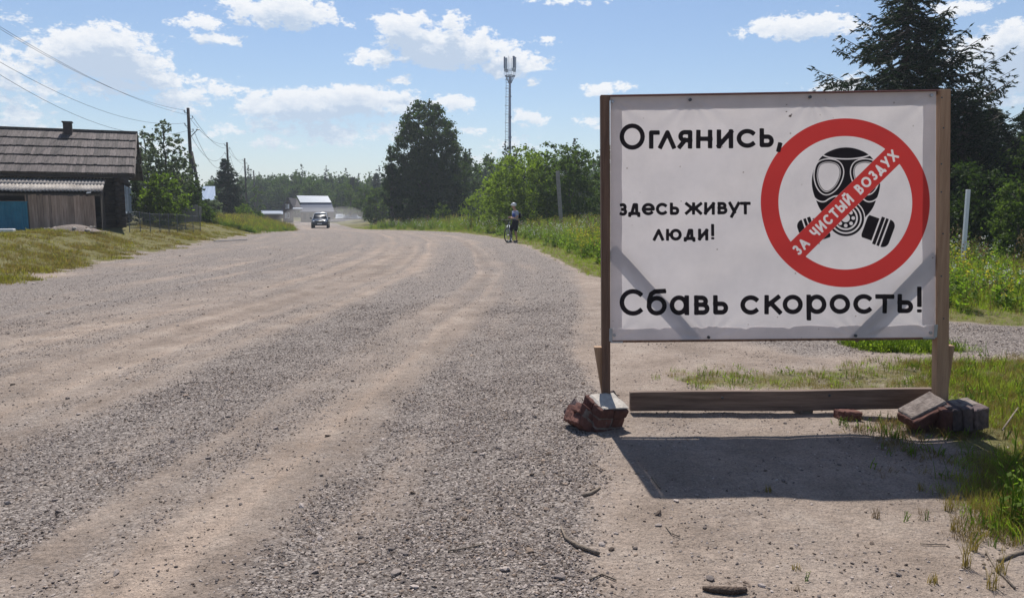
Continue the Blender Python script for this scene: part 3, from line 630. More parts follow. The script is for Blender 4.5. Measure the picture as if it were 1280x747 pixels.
def line(txt, w):
    for ch, x0, x1, y0, y1 in txt: LETTERS.append((ch, x0 + w / 2, x1 - w / 2, y0 + w / 2, y1 - w / 2, w))
line([('О', 774.3, 805.6, 154.9, 187.3), ('г', 811, 824, 163.4, 186), ('л', 822.7, 844.3, 163.2, 186), ('я', 847, 865, 163, 185.8), ('н', 870, 890, 162.6, 185.5), ('и', 895.8, 916, 162.2, 185.2), ('с', 920.5, 944.4, 161.5, 185), ('ь', 949, 966.5, 161, 184.2), (',', 969.5, 977.5, 178.5, 190)], 5.3)
line([('з', 773.5, 783.8, 254, 269.6), ('д', 785.5, 799.5, 254, 269.2), ('е', 802, 818.2, 253.8, 269), ('с', 819.5, 834, 253.6, 268.8), ('ь', 837, 848.6, 253.4, 268.6), ('ж', 856, 877.3, 253, 268.2), ('и', 880, 893.4, 252.8, 268), ('в', 897, 909.2, 252.6, 267.8), ('у', 910.6, 925, 252.4, 267.6), ('т', 925.2, 938, 252.3, 267.6)], 3.7)
line([('л', 816, 829.8, 286.2, 300.6), ('ю', 832.4, 852, 286, 300.6), ('д', 855, 868.5, 286, 300.4), ('и', 872.5, 885, 286, 300.2), ('!', 888.3, 892.9, 280, 300)], 3.7)
line([('С', 774.3, 804.5, 361, 394), ('б', 808.2, 833, 360.2, 393.8), ('а', 837, 861, 369, 393.4), ('в', 867.6, 886.4, 369.2, 393), ('ь', 891.2, 909.6, 369, 392.6), ('с', 925, 948.6, 368.8, 392.8), ('к', 955, 976.6, 368.6, 392.2), ('о', 978, 1003, 368.2, 392.2), ('р', 1007.8, 1032.4, 368, 392), ('о', 1036.6, 1061.8, 367.6, 391.8), ('с', 1066, 1089.8, 367.4, 391.8), ('т', 1093.4, 1116.4, 367.6, 391), ('ь', 1121, 1140.4, 367.4, 390.8), ('!', 1145, 1151.4, 358, 391.2)], 5.4)
def seg_sd(x, y, a, b, w, c0, c1):
    w = w * 1.07
    """distance to a stroke: butt ends where c is 0, round where c is 1"""
    ax, ay = a; bx, by = b; dx, dy = bx - ax, by - ay; L = math.hypot(dx, dy) + 1e-9; ux, uy = dx / L, dy / L
    t = (x - ax) * ux + (y - ay) * uy; s = np.abs(-(x - ax) * uy + (y - ay) * ux)
    cap = np.hypot(np.maximum(np.maximum(-t, t - L), 0), s) - w / 2
    if c0 and c1: return cap
    box = np.maximum(s - w / 2, np.maximum(-t, t - L) )
    return np.where(t < 0, cap if c0 else box, np.where(t > L, cap if c1 else box, s - w / 2))
def glyph_sd(D, X, Y, g, to_px, w):
    for pl in GL[g]:
        pts = [to_px(*q) for q in pl]; pts = [q for k_, q in enumerate(pts) if k_ == 0 or math.hypot(q[0] - pts[k_ - 1][0], q[1] - pts[k_ - 1][1]) > .05]; n = len(pts); closed = math.hypot(pts[0][0] - pts[-1][0], pts[0][1] - pts[-1][1]) < .01
        for i in range(n - 1):
            a, b = pts[i], pts[i + 1]; e = w
            c0 = closed or i > 0; c1 = closed or i < n - 2
            dx, dy = b[0] - a[0], b[1] - a[1]; L = math.hypot(dx, dy) + 1e-9
            if not c0: a = (a[0] - dx / L * w / 2 * (1 if L > w else .5), a[1] - dy / L * w / 2 * (1 if L > w else .5))
            if not c1: b = (b[0] + dx / L * w / 2 * (1 if L > w else .5), b[1] + dy / L * w / 2 * (1 if L > w else .5))
            x0, x1, y0, y1 = min(a[0], b[0]) - e - 3, max(a[0], b[0]) + e + 3, min(a[1], b[1]) - e - 3, max(a[1], b[1]) + e + 3
            i0, i1 = np.searchsorted(X[0], [x0, x1]); j0, j1 = np.searchsorted(Y[:, 0], [y0, y1])
            if i1 <= i0 or j1 <= j0: continue
            sl = (slice(j0, j1), slice(i0, i1)); D[sl] = np.minimum(D[sl], seg_sd(X[sl], Y[sl], a, b, w, c0, c1))
def print_fields(X, Y):
    black = np.full(X.shape, 50.); red = np.full(X.shape, 50.)
    for g, x0, x1, y0, y1, w in LETTERS: glyph_sd(black, X, Y, g, lambda u, v: (x0 + u * (x1 - x0), y0 + v * (y1 - y0)), w)
    cx, cy = 1056, 253.5; r = np.hypot(X - cx, Y - cy)
    ring = np.maximum(r - 105.2, 83.2 - r)
    a = math.radians(-44.6); u = (math.cos(a), math.sin(a)); v = (-u[1], u[0])
    tt = (X - cx) * u[0] + (Y - cy) * u[1]; ss = (X - cx) * v[0] + (Y - cy) * v[1]
    band = np.maximum(np.abs(ss) - 12.9, r - 90)
    # mask, drawn in a 5.333 times larger frame with its corner at (990, 175)
    k = 5.333; x = (X - 990) * k; y = (Y - 175) * k; mx = 2 * 358 - x
    sel = (X > 985) & (X < 1130) & (Y > 178) & (Y < 315); xs, ys, ms = x[sel], y[sel], mx[sel]
    head = [(358, 50), (300, 57), (245, 77), (210, 99), (180, 130), (150, 180), (134, 235), (130, 290), (138, 345), (158, 402), (186, 462), (235, 520), (300, 580), (358, 600)]
    head = cat_rom(head + [(716 - p, q) for p, q in head[-2:0:-1]], 4)
    H = poly_sd(xs, ys, head)
    eye = cat_rom([(182, 182), (205, 160), (250, 154), (295, 168), (313, 205), (306, 252), (282, 300), (250, 330), (222, 338), (198, 320), (180, 285), (172, 235)], 5)
    def eyes(xx): return poly_sd(xx, ys, eye)
    e1, e2 = eyes(xs), eyes(ms + 10)
    e = np.minimum(e1, e2)
    def pl(pts, w, xx=xs):
        d = np.full(xx.shape, 1e3)
        for a_, b_ in zip(pts[:-1], pts[1:]): d = np.minimum(d, seg_sd(xx, ys, a_, b_, w, 1, 1))
        return d
    white = pl(cat_rom([(175, 88), (230, 112), (290, 123), (358, 127), (425, 123), (490, 110), (540, 88)], 4, False), 8)
    jaw = cat_rom([(126, 350), (150, 388), (182, 408), (215, 410), (245, 392), (278, 376), (310, 372)], 4, False)
    white = np.minimum(white, np.minimum(pl(jaw, 8), pl(jaw, 8, ms)))
    def rg(lo, hi): return np.maximum(e - hi, lo - e)
    white = np.minimum.reduce([white, e, rg(4.5, 9), rg(24, 31)])
    B = np.maximum(H, -white); B = np.where((e > 0) & (e < 24) & ~((e > 4.5) & (e < 9)), -np.minimum.reduce([np.maximum(e, .01), 24 - e, np.maximum(np.abs(e - 6.75) - 2.25, .01)]), B)
    rs = np.hypot(xs - 357, ys - 520)
    snout = np.minimum.reduce([np.maximum(rs - 121, 105 - rs), np.maximum(rs - 95, 80 - rs), rs - 69])
    B = np.where(rs < 127, snout, np.maximum(B, 127 - rs))
    dots = rs - 28
    for q in range(8): dots = np.minimum(dots, np.hypot(xs - 357 - 50 * math.cos(q * math.pi / 4), ys - 520 - 50 * math.sin(q * math.pi / 4)) - 12)
    B = np.maximum(B, -dots)
    for xx in (xs, ms - 2):
        fu = (xx - 570) * .94 + (ys - 603) * .34; fv = -(xx - 570) * .34 + (ys - 603) * .94
        rb = np.hypot(np.maximum(np.abs(fu) - 52, 0), np.maximum(np.abs(fv) - 52, 0)) - 44
        rb = np.maximum(rb, np.where(fu < -16, np.abs(fv) - 78, -100))
        gaps = np.minimum.reduce([np.abs(fu + 14) - 5, np.abs(fu - 18) - 3.5, np.abs(fu - 46) - 5])
        B = np.where(rb < 8, np.maximum(rb, -gaps), np.minimum(B, rb))
    M = np.full(X.shape, 50.); M[sel] = B / k
    black = np.minimum(black, np.maximum(M, -(np.abs(ss) - 12.9)))
    red = np.minimum(ring, band)
    # words along the band
    txt = 'ЗА ЧИСТЫЙ ВОЗДУХ'; wd = {' ': 5.5, 'З': 7.2, 'А': 10.4, 'Ч': 7.6, 'И': 9, 'С': 9.6, 'Т': 8.2, 'Ы': 10.6, 'Й': 9, 'В': 7.4, 'О': 12, 'Д': 9.6, 'У': 9, 'Х': 9.4}
    gap = 2.55; w = 2.55; tot = sum(wd[c] + gap for c in txt) - gap; t0 = -tot / 2 + .5; T = np.full(X.shape, 50.)
    for c in txt:
        if c != ' ':
            glyph_sd(T, X, Y, c, lambda p, q: (cx + u[0] * (t0 + w / 2 + p * (wd[c] - w)) + v[0] * (-6.6 + w / 2 + q * (13.2 - w)), cy + u[1] * (t0 + w / 2 + p * (wd[c] - w)) + v[1] * (-6.6 + w / 2 + q * (13.2 - w))), w)
        t0 += wd[c] + gap
    red = np.maximum(red, -T)
    return black, red
def cloth_mat(name, base, bfac=True, trans=.42):
    m = bpy.data.materials.new(name); m.use_nodes = True; nt = m.node_tree; N, L = nt.nodes, nt.links
    b = N['Principled BSDF']; out = N['Material Output']; b.inputs['Roughness'].default_value = .62; b.inputs['Specular IOR Level'].default_value = .3
    tc = N.new('ShaderNodeTexCoord')
    n = N.new('ShaderNodeTexNoise'); n.inputs['Scale'].default_value = 2.2; n.inputs['Detail'].default_value = 8; n.inputs['Roughness'].default_value = .7; L.new(tc.outputs['Object'], n.inputs[0])
    r = N.new('ShaderNodeValToRGB'); r.color_ramp.elements[0].position = .3; r.color_ramp.elements[1].position = .6; r.color_ramp.elements[0].color = (*[c * .86 for c in base], 1); r.color_ramp.elements[1].color = (*base, 1); L.new(n.outputs[0], r.inputs[0])
    col = r.outputs[0]
    # small specks of dirt
    vo = N.new('ShaderNodeTexVoronoi'); vo.inputs['Scale'].default_value = 9; L.new(tc.outputs['Object'], vo.inputs[0]); sr = N.new('ShaderNodeValToRGB'); sr.color_ramp.elements[0].position = .035; sr.color_ramp.elements[0].color = (.45, .38, .33, 1); sr.color_ramp.elements[1].position = .07; sr.color_ramp.elements[1].color = (1, 1, 1, 1); L.new(vo.outputs['Distance'], sr.inputs[0])
    q = N.new('ShaderNodeMix'); q.data_type = 'RGBA'; q.blend_type = 'MULTIPLY'; q.inputs[0].default_value = .8; L.new(col, q.inputs[6]); L.new(sr.outputs[0], q.inputs[7]); col = q.outputs[2]
    tcol = col
    if bfac:
        for an, c, tc_ in (('ink_red', (.50, .038, .034), None), ('ink_black', (.010, .007, .009), None)):
            at = N.new('ShaderNodeAttribute'); at.attribute_name = an; mr = N.new('ShaderNodeMapRange'); L.new(at.outputs['Fac'], mr.inputs[0])
            mr.inputs[1].default_value = -.22; mr.inputs[2].default_value = .22; mr.inputs[3].default_value = 1; mr.inputs[4].default_value = 0
            q = N.new('ShaderNodeMix'); q.data_type = 'RGBA'; L.new(mr.outputs[0], q.inputs[0]); L.new(col, q.inputs[6]); q.inputs[7].default_value = (*c, 1); col = q.outputs[2]
    L.new(col, b.inputs['Base Color'])
    w = N.new('ShaderNodeTexWave'); w.inputs['Scale'].default_value = 60; w.bands_direction = 'X'; L.new(tc.outputs['Object'], w.inputs[0])
    w2 = N.new('ShaderNodeTexWave'); w2.inputs['Scale'].default_value = 60; w2.bands_direction = 'Z'; L.new(tc.outputs['Object'], w2.inputs[0])
    ad = N.new('ShaderNodeMath'); L.new(w.outputs[0], ad.inputs[0]); L.new(w2.outputs[0], ad.inputs[1]); bp = N.new('ShaderNodeBump'); bp.inputs['Strength'].default_value = .15; bp.inputs['Distance'].default_value = .001; L.new(ad.outputs[0], bp.inputs['Height']); L.new(bp.outputs[0], b.inputs['Normal'])
    t = N.new('ShaderNodeBsdfTranslucent'); L.new(col, t.inputs[0])
    mx = N.new('ShaderNodeMixShader'); mx.inputs[0].default_value = trans; L.new(b.outputs[0], mx.inputs[1]); L.new(t.outputs[0], mx.inputs[2]); L.new(mx.outputs[0], out.inputs[0])
    return m
CLOTH_TRANS = .32
M_cloth = cloth_mat('banner_cloth', (.76, .70, .68), True, CLOTH_TRANS)
M_hem = cloth_mat('hem_cloth', (.72, .67, .665), False, .36)
TL, TR, BR, BL = (762.5, 121.5), (1169, 114.6), (1168, 421), (762.5, 425)
def quadpt(u, v):
    x = (1-u)*(1-v)*TL[0] + u*(1-v)*TR[0] + u*v*BR[0] + (1-u)*v*BL[0]; y = (1-u)*(1-v)*TL[1] + u*(1-v)*TR[1] + u*v*BR[1] + (1-u)*v*BL[1]; return x, y
def cloth_y(u, v):
    """small bellies and pulled folds of the cloth"""
    wr = 0
    for cu, cv in ((0, 0), (1, 0), (1, 1), (0, 1), (.25, 0), (.62, 0), (.3, 1), (.76, 1)):
        du, dv = (u - cu) * 1.33, v - cv; rr_ = np.hypot(du, dv) + 1e-3; wr = wr + .0028 * np.sin(np.arctan2(dv, du) * 13 + cu * 5) * np.exp(-rr_ * 5.5) * sstep(.02, .09, rr_)
    return wr + .006 * np.sin(3.14 * u) * np.sin(3.14 * v) * 1.5 + .0035 * np.sin((u * 3 + v * 4) * 5 + 3 * fbm(u * 3, v * 3, 2, 3)) * np.minimum(1, 6 * np.minimum.reduce([u, 1 - u, v, 1 - v])) + .004 * fbm(u * 5, v * 5, 3, 8)
def px_to_plane(X, Y):
    xx = (X - CX) / F; yy = (CY - Y) / F; c, s = math.cos(PITCH), math.sin(PITCH); k = SY / (c + yy * s)
    return xx * k, EYE + (-s + yy * c) * k
def build_banner():
    nu, nv = 520, 392; U, V = np.meshgrid(np.linspace(0, 1, nu), np.linspace(0, 1, nv)); X, Y = quadpt(U, V)
    # the print is set out on an upright grid, then read at the (slightly skewed) cloth points
    gx = np.arange(758, 1174, .4); gy = np.arange(110, 430, .4); GX, GY = np.meshgrid(gx, gy); b, r = print_fields(GX, GY)
    def samp(A):
        fx = (X - gx[0]) / .4; fy = (Y - gy[0]) / .4; ix = np.clip(fx.astype(int), 0, len(gx) - 2); iy = np.clip(fy.astype(int), 0, len(gy) - 2); fx = fx - ix; fy = fy - iy
        return A[iy, ix] * (1 - fx) * (1 - fy) + A[iy, ix + 1] * fx * (1 - fy) + A[iy + 1, ix] * (1 - fx) * fy + A[iy + 1, ix + 1] * fx * fy
    wx, wz = px_to_plane(X, Y); wy = -.012 + cloth_y(U, V)
    v = np.stack([wx - 2.0, wy, wz - g0], -1).reshape(-1, 3)
    i, j = np.meshgrid(np.arange(nv - 1), np.arange(nu - 1), indexing='ij'); q = np.stack([i * nu + j, (i + 1) * nu + j, (i + 1) * nu + j + 1, i * nu + j + 1], -1).reshape(-1, 4)
    me = mesh_np('banner', v, q, [M_cloth], True)
    for an, A in (('ink_black', samp(b)), ('ink_red', samp(r))):
        at = me.attributes.new(an, 'FLOAT', 'POINT'); at.data.foreach_set('value', A.ravel().astype(np.float32))
    link('banner', me, sign)['label'] = 'white banner reading Оглянись, здесь живут люди! Сбавь скорость! beside a red ring over a gas mask'
build_banner()
def hem(u0, v0, u1, v1, wob, lab):
    n = 60; g = Geo(); horiz = (u1 - u0) > (v1 - v0); vs = []
    for k in range(n + 1):
        t = k / n; j = wob * (math.sin(t * 17 + u0) + math.sin(t * 41 + v1 * 5)) * .5 + (wob * 1.8 if wob > .002 and (t * 7.3) % 1 < .12 else 0)
        for s in range(4):
            s /= 3
            u, v = ((u0 + (u1 - u0) * t, v0 + (v1 - v0) * s) if horiz else (u0 + (u1 - u0) * s, v0 + (v1 - v0) * t))
            if horiz: v += j * (s if v0 < .5 else 1 - s)
            else: u += j * (s if u0 < .5 else 1 - s)
            x, y = quadpt(u, v); wx, wz = px_to_plane(np.float64(x), np.float64(y)); vs.append((wx - 2.0, -.0085 + float(cloth_y(np.float64(u), np.float64(v))), wz - g0))
    fs = [(k * 4 + s, k * 4 + s + 1, (k + 1) * 4 + s + 1, (k + 1) * 4 + s) for k in range(n) for s in range(3)]
    link('hem', mesh_np('hem', vs, fs, [M_hem], True), sign)
hem(.002, .001, .998, .052, .0018, 'top'); hem(.002, .948, .998, .999, .004, 'bottom'); hem(.001, .053, .036, .947, .0008, 'left'); hem(.960, .053, .999, .947, .0008, 'right')
# frame: posts go into the ground
def post(pxl, pxr, pxl2, pxr2, top, m, nm):
    a, b = P(pxl, top, SY), P(pxr, top, SY); c, d = P(pxl2, 520, SY), P(pxr2, 520, SY)
    g = Geo(); zt = a.z; zb = g0 - .15
    f = (zt - zb) / (zt - c.z); xl = a.x + (c.x - a.x) * f; xr = b.x + (d.x - b.x) * f
    v = [(xl, 0, zb), (xr, 0, zb), (xr, .07, zb), (xl, .07, zb), (a.x, 0, zt), (b.x, 0, zt), (b.x, .07, zt), (a.x, .07, zt)]
    g.add([loc(Vector(q) + Vector((0, SY - .035, 0))) for q in v], [(0,3,2,1),(4,5,6,7),(0,1,5,4),(1,2,6,5),(2,3,7,6),(3,0,4,7)])
    return g.build('post', m, sign, bevel=.003, label=nm)
post(750.3, 761.5, 752.5, 762.3, 119.5, M_post_dark, 'dark brown left post'); post(1172.2, 1185, 1167, 1182.3, 112.5, M_post_light, 'pale brown right post')
def rail(y0, y1, z0, z1, nm, m):
    a, b = P(762, y0, SY + .02), P(1172, y1, SY + .02); g = Geo(); g.beam(loc(a), loc(b), .035, z1); return g.build('rail', m, sign, bevel=.003, label=nm)
rail(122, 115.4, 0, .035, 'top rail behind the cloth', M_post_dark); rail(425.2, 421.2, 0, .030, 'bottom rail behind the cloth', M_post_dark)
g = Geo(); g.beam(SP(762, 119.8, -.012), SP(1171, 112.9, -.012), .05, .006); g.build('cloth_edge', M_cloth, sign, label='cloth folded over the top rail')
for nm, a, b, w in (('left corner brace', (763, 303), (872, 421), .085), ('right corner brace', (1169, 313), (1064, 421), .118)):
    g = Geo(); g.beam(SP(*a, .030), SP(*b, .030), .02, w, up=(0, 0, 1) if 0 else tuple((SP(b[0], b[1]) - SP(a[0], a[1])).cross(Vector((0, 1, 0))).normalized())); g.build('brace', M_plank, sign, label=nm)
# eyelets, nails, angle plates
for px, py in ((766, 127), (863, 124.6), (1013, 121.2), (1165, 119), (768, 419), (886, 421.5), (1070, 419.5), (1164, 416)):
    g = Geo(); c = SP(px, py, -.03); g.tube([c, c + Vector((0, .012, 0))], .011, 12); g.build('eyelet', M_darkmetal if px not in (766, 1165, 768, 1164) else M_metal, sign)
for x0, sx in ((763.5, 1), (1169.5, -1)):
    g = Geo(); c = SP(x0, 423 if sx > 0 else 418, -.038); g.box((-.012, 0, -.02), (.012, .003, .075), T=c); g.box((0 if sx > 0 else -.09, 0, -.032), (.09 if sx > 0 else 0, .003, -.0205), T=c); g.build('angle_plate', M_metal, sign)
for py in (122, 160, 205, 240, 292, 345, 398): 
    g = Geo(); c = SP(1177.5 + (py % 7 - 3) * .7, py, -.0375); g.tube([c, c + Vector((0, .004, 0))], .006, 8); g.build('screw', M_darkmetal, sign)
for a, b, lab, m in (((749.5, 433), (757.5, 500), 'short stake outside the left post', M_post_light), ((1183.5, 431), (1177, 497), 'short stake outside the right post', M_post_light)):
    p, q = SP(*a, .02), SP(*b, .03); q = p + (q - p) * 1.9 if 0 else q; q = q + (q - p).normalized() * .22
    g = Geo(); w0, w1 = .042, .016
    g.add([p + Vector((-w0, -.03, 0)), p + Vector((w0, -.03, 0)), p + Vector((w0, .03, 0)), p + Vector((-w0, .03, 0)), q + Vector((-w1, -.03, 0)), q + Vector((w1, -.03, 0)), q + Vector((w1, .03, 0)), q + Vector((-w1, .03, 0))], [(0,3,2,1),(4,5,6,7),(0,1,5,4),(1,2,6,5),(2,3,7,6),(3,0,4,7)]); g.build('stake', m, sign, bevel=.003, label=lab)
# stain and two tears near the top
g = Geo(); 
for px, py, s in ((983.5, 131, .006), (983.2, 139.5, .008), (987.8, 145.3, .016), (989.5, 143, .008)):
    c = SP(px, py, -.016); r = random.Random(px); pts = [(c.x + s * r.uniform(.5, 1.1) * math.cos(t * .9), c.z + s * .6 * r.uniform(.5, 1.1) * math.sin(t * .9)) for t in range(7)]; g.prism(pts, c.y, c.y + .0012)
g.build('dirt_spot', M_plank, sign, kind='stuff')

# beam under the sign, its wedge and the brick beside it
def gpt(px, py): return hit(px, py)
def ground_box(px, py): p = gpt(px, py); return p
a = P(788, 503, 5.72); b = P(1172, 499, 5.66); a.z -= 0; 
bm0 = empty('wooden_beam', ((a.x + b.x) / 2, 5.7, gz((a.x + b.x) / 2, 5.7)), 0, 'long dark brown timber lying on edge under the banner between the two posts', 'timber')
o = Vector(bm0.location); top0, top1, bot0, bot1 = P(788, 490.5, 5.72), P(1168, 486, 5.66), P(788, 514.5, 5.72), P(1168, 511, 5.66)
g = Geo(); n = 14; vs = []
for k in range(n + 1):
    t = k / n; tp = top0.lerp(top1, t) - o; bt = bot0.lerp(bot1, t) - o; tp.z += .004 * math.sin(t * 9); bt.z += .006 * math.sin(t * 7 + 1)
    vs += [tp + Vector((0, 0, 0)), tp + Vector((0, .055, 0)), bt + Vector((0, .055, 0)), bt]
fs = [(k*4+j, k*4+(j+1)%4, (k+1)*4+(j+1)%4, (k+1)*4+j) for k in range(n) for j in range(4)] + [(0,3,2,1), (n*4, n*4+1, n*4+2, n*4+3)]
g.add(vs, fs); g.build('timber', M_plank, bm0, bevel=.004)
for px, py in ((903, 497), (1037, 494)):
    g = Geo(); c = P(px, py, 5.675) - o; g.ball(c, (.012, .006, .010), 0, 8, 6); g.build('knot', M_darkmetal, bm0)
c = hit(1014, 524); c.y = 5.74; c.z = gz(c.x, c.y)
w = tag(Geo().prism([(-.055, -.01), (.06, -.01), (.063, .085), (.01, .105), (-.058, .075)], -.04, .06).build('wooden_wedge', M_stick, bevel=.004, loc=c, rot=(0, 0, .3)), 'small rough wood block propping up the long timber', 'wood block')
def brickobj(name, loc, rot, size, m, seed, parent=None, label=None, cat=None, jag=.006):
    bm = bmesh.new(); bmesh.ops.create_cube(bm, size=1); r = random.Random(seed)
    for v in bm.verts: v.co = Vector((v.co.x * size[0], v.co.y * size[1], v.co.z * size[2])) + Vector((r.uniform(-jag, jag), r.uniform(-jag, jag), r.uniform(-jag, jag)))
    bmesh.ops.bevel(bm, geom=bm.edges[:], offset=.007, segments=1, affect='EDGES'); bmesh.ops.subdivide_edges(bm, edges=[e for e in bm.edges if e.calc_length() > .05], cuts=2, use_grid_fill=True)
    if min(size) > .05: bmesh.ops.subdivide_edges(bm, edges=[e for e in bm.edges if e.calc_length() > .03], cuts=1, use_grid_fill=True)
    for v in bm.verts:
        q_ = v.co * 26; k_ = float(fbm(np.float64(q_.x + q_.z + seed), np.float64(q_.y - q_.z), 3, seed)); v.co *= 1 + .09 * k_; v.co += Vector((r.gauss(0, .0014), r.gauss(0, .0014), r.gauss(0, .0014)))
    me = bpy.data.meshes.new(name); bm.to_mesh(me); bm.free(); me.materials.append(m)
    return tag(link(name, me, parent, loc, rot), label, cat)
c = hit(1068, 531); brickobj('broken_brick', (c.x, 5.55, gz(c.x, 5.55) + .03), (0, .05, .25), (.17, .11, .07), M_brick, 5, None, 'single broken red brick lying on the ground near the right post', 'brick')
# lump of masonry at the foot of the left post
def lump(name, px, py, Y, label, euler):
    p = hit(px, py); base = Vector((p.x, Y, gz(p.x, Y))); e = empty(name, base, 0, label, 'masonry'); e.rotation_euler = (0, 0, euler); return e
LB = lump('masonry_lump', 746, 540, 5.32, 'lump of mortared red bricks with pale plaster on top against the left post', 0)
def PB(e, px, py, Y): return P(px, py, Y) - Vector(e.location)
Rm = Euler((math.radians(17), math.radians(7), math.radians(33)), 'XYZ'); RM = Rm.to_matrix()
c1 = PB(LB, 753, 519, 5.34); n_ = 0
for kz in range(3):
    for kx in range(2):
        for ky in range(2):
            n_ += 1; sx, sy = (.128, .108)
            q = RM @ Vector(((kx - .5) * .130 + .012 * (kz % 2), (ky - .5) * .112, (kz - 1) * .082 - .01))
            brickobj('brick', c1 + q, Rm, (sx - .004, sy - .004, .074), M_brick, 20 + n_, LB, jag=.008)
brickobj('mortar', c1 + RM @ Vector((0, 0, -.008)), Rm, (.236, .196, .222), M_mortar, 30, LB, jag=.003)
brickobj('plaster', c1 + RM @ Vector((.012, .0, .122)), Rm, (.225, .19, .022), M_plaster, 31, LB, jag=.014)
R2 = Euler((math.radians(-10), math.radians(38), math.radians(25))); c2 = PB(LB, 730, 523, 5.27)
for k, (x, y, z) in enumerate([(-.02, 0, .042), (.0, .0, -.036), (.0, .11, .0)]):
    q = R2.to_matrix() @ Vector((x, y, z)); brickobj('brick', c2 + q, R2, (.15, .11, .068) if k < 2 else (.14, .10, .12), M_brick, 40 + k, LB, jag=.009)
brickobj('mortar', c2, R2, (.12, .10, .13), M_mortar, 45, LB)
brickobj('brick', PB(LB, 719, 513, 5.38), Euler((.3, .6, .4)), (.08, .10, .13), M_brickdark, 46, LB, jag=.014)
brickobj('brick', PB(LB, 766, 501, 5.44), Euler((.3, .9, -.4)), (.12, .10, .06), M_brickdark, 47, LB, jag=.01)
# right hand lumps
RB = lump('masonry_lump', 1160, 545, 5.36, 'reddish lump of two mortared bricks with a sloping sunlit top against the right post', 0)
Rr = Euler((math.radians(14), math.radians(-23), math.radians(12))); c1 = PB(RB, 1160, 519, 5.33)
for k, (x, y, z) in enumerate([(-.035, 0, .045), (-.07, .0, -.04), (.075, .01, -.03)]):
    q = Rr.to_matrix() @ Vector((x, y, z)); brickobj('brick', c1 + q, Rr, [(.30, .17, .07), (.16, .15, .08), (.13, .15, .08)][k], M_brick, 50 + k, RB, jag=.012)
q = Rr.to_matrix() @ Vector((-.03, .02, .088)); brickobj('mortar', c1 + q, Rr, (.30, .16, .022), M_mortar, 55, RB, jag=.012)
q = Rr.to_matrix() @ Vector((0, .03, .0)); brickobj('mortar', c1 + q, Rr, (.27, .13, .12), M_mortar, 56, RB)
RC = lump('masonry_lump', 1205, 545, 5.25, 'dark row of bricks standing on edge at the right end of the pile', 0)
Rr = Euler((math.radians(4), math.radians(-4), math.radians(8)))
for k, px in enumerate((1178, 1188.5, 1201, 1217.5)):
    c = PB(RC, px, 522 - k * .8, 5.24); brickobj('brick', c, Euler((math.radians(4), math.radians(-5 - 2 * k), math.radians(6))), [(.068, .15, .155), (.068, .16, .17), (.078, .17, .175), (.115, .17, .165)][k], [M_brick, M_brickdark, M_brickdark, M_brickdark][k], 60 + k, RC, jag=.01)
c = PB(RC, 1204, 503.5, 5.29); brickobj('mortar', c, Rr, (.17, .15, .018), M_mortar, 66, RC, jag=.008)
c = PB(RC, 1197, 547, 5.3); brickobj('mortar', c, Rr, (.22, .16, .12), M_mortar, 67, RC, jag=.015)

# single stones and sticks
M_darkbark = mat('dark_bark', (.035, .022, .016), (.10, .07, .052), scale=25, bump=.9, bscale=70, dist=.02)
STONES = [(741, 615, .05), (748, 585, .02), (141, 575, .05), (683, 640, .045), (316, 600, .03), (752, 684, .045), (764, 690, .04), (506, 690, .05), (495, 714, .06), (586, 640, .05), (871, 621, .035), (700, 724, .06), (717, 668, .035), (545, 590, .04), (402, 613, .03), (452, 700, .04), (845, 627, .04), (794, 687, .03), (198, 663, .03), (881, 660, .03), (770, 669, .03), (650, 575, .035), (694, 593, .045), (640, 697, .05), (772, 495, .035), (785, 533, .03), (823, 657, .04), (662, 692, .06), (573, 622, .04), (150, 460, .06), (232, 494, .05), (98, 520, .05), (338, 318, .09), (350, 313, .08), (345, 312, .06), (512, 310, .06), (335, 360, .07), (193, 378, .06), (225, 320, .12), (60, 392, .07), (42, 355, .10), (437, 337, .06)]
for k, (px, py, s) in enumerate(STONES):
    p = hit(px, py); me = stone_mesh('stone', 200 + k % 9, M_stone if k % 3 else M_stone2, .55)
    o = link('stone', me, None, (p.x, p.y, gz(p.x, p.y) + s * .12), (0, 0, k * 1.7)); o.scale = (s, s * .75, s * .8)
    near = 'at the near edge of the frame' if py > 660 else 'in the middle of the road' if py > 400 else 'far down the road'
    tag(o, 'loose stone lying on the gravel road ' + near if px < 700 else 'loose stone lying on the sandy ground below the signboard', 'stone', 'loose stones on the road ' + near if px < 700 else 'loose stones on the ground below the signboard')
def stick(pts, rad, label, m=M_stick, rise=.008):
    ps = [];
    for px, py in pts: p = hit(px, py); ps.append(Vector((p.x, p.y, gz(p.x, p.y) + rise)))
    cpt = ps[0]; g = Geo(); g.tube([p - cpt for p in ps], rad, 7); tag(g.build('stick', m, None, True, loc=cpt), label, 'stick')
stick([(701, 662), (707, 676), (722, 686), (749, 697)], [.004, .007, .011, .008], 'crooked pale stick lying where the road gravel meets the sand', rise=.012)
stick([(729, 622), (739, 619), (750, 612)], [.009, .012, .006], 'short bent stick on the gravel below the masonry lump')
stick([(878, 737), (890, 739), (915, 741), (933, 739)], [.008, .015, .019, .011], 'dark piece of bark at the bottom edge below the shadow', M_darkbark, .012)
stick([(737, 729), (752, 722), (770, 730)], .004, 'thin twig on the sand at the bottom edge left of the bark')
stick([(832, 658), (839, 668), (850, 672)], .003, 'hair thin twig on the sand below the left corner of the shadow')
stick([(1248, 704), (1264, 697), (1280, 692)], .009, 'pale stick at the lower right edge of the picture')
stick([(1232, 692), (1245, 715), (1268, 740)], .005, 'long thin dry stem at the lower right corner')
stick([(1150, 682), (1166, 683), (1182, 683)], .003, 'thin root on the sand left of the dry tufts')
stick([(815, 598), (820, 606), (825, 612)], .005, 'pale stem lying inside the left corner of the shadow')
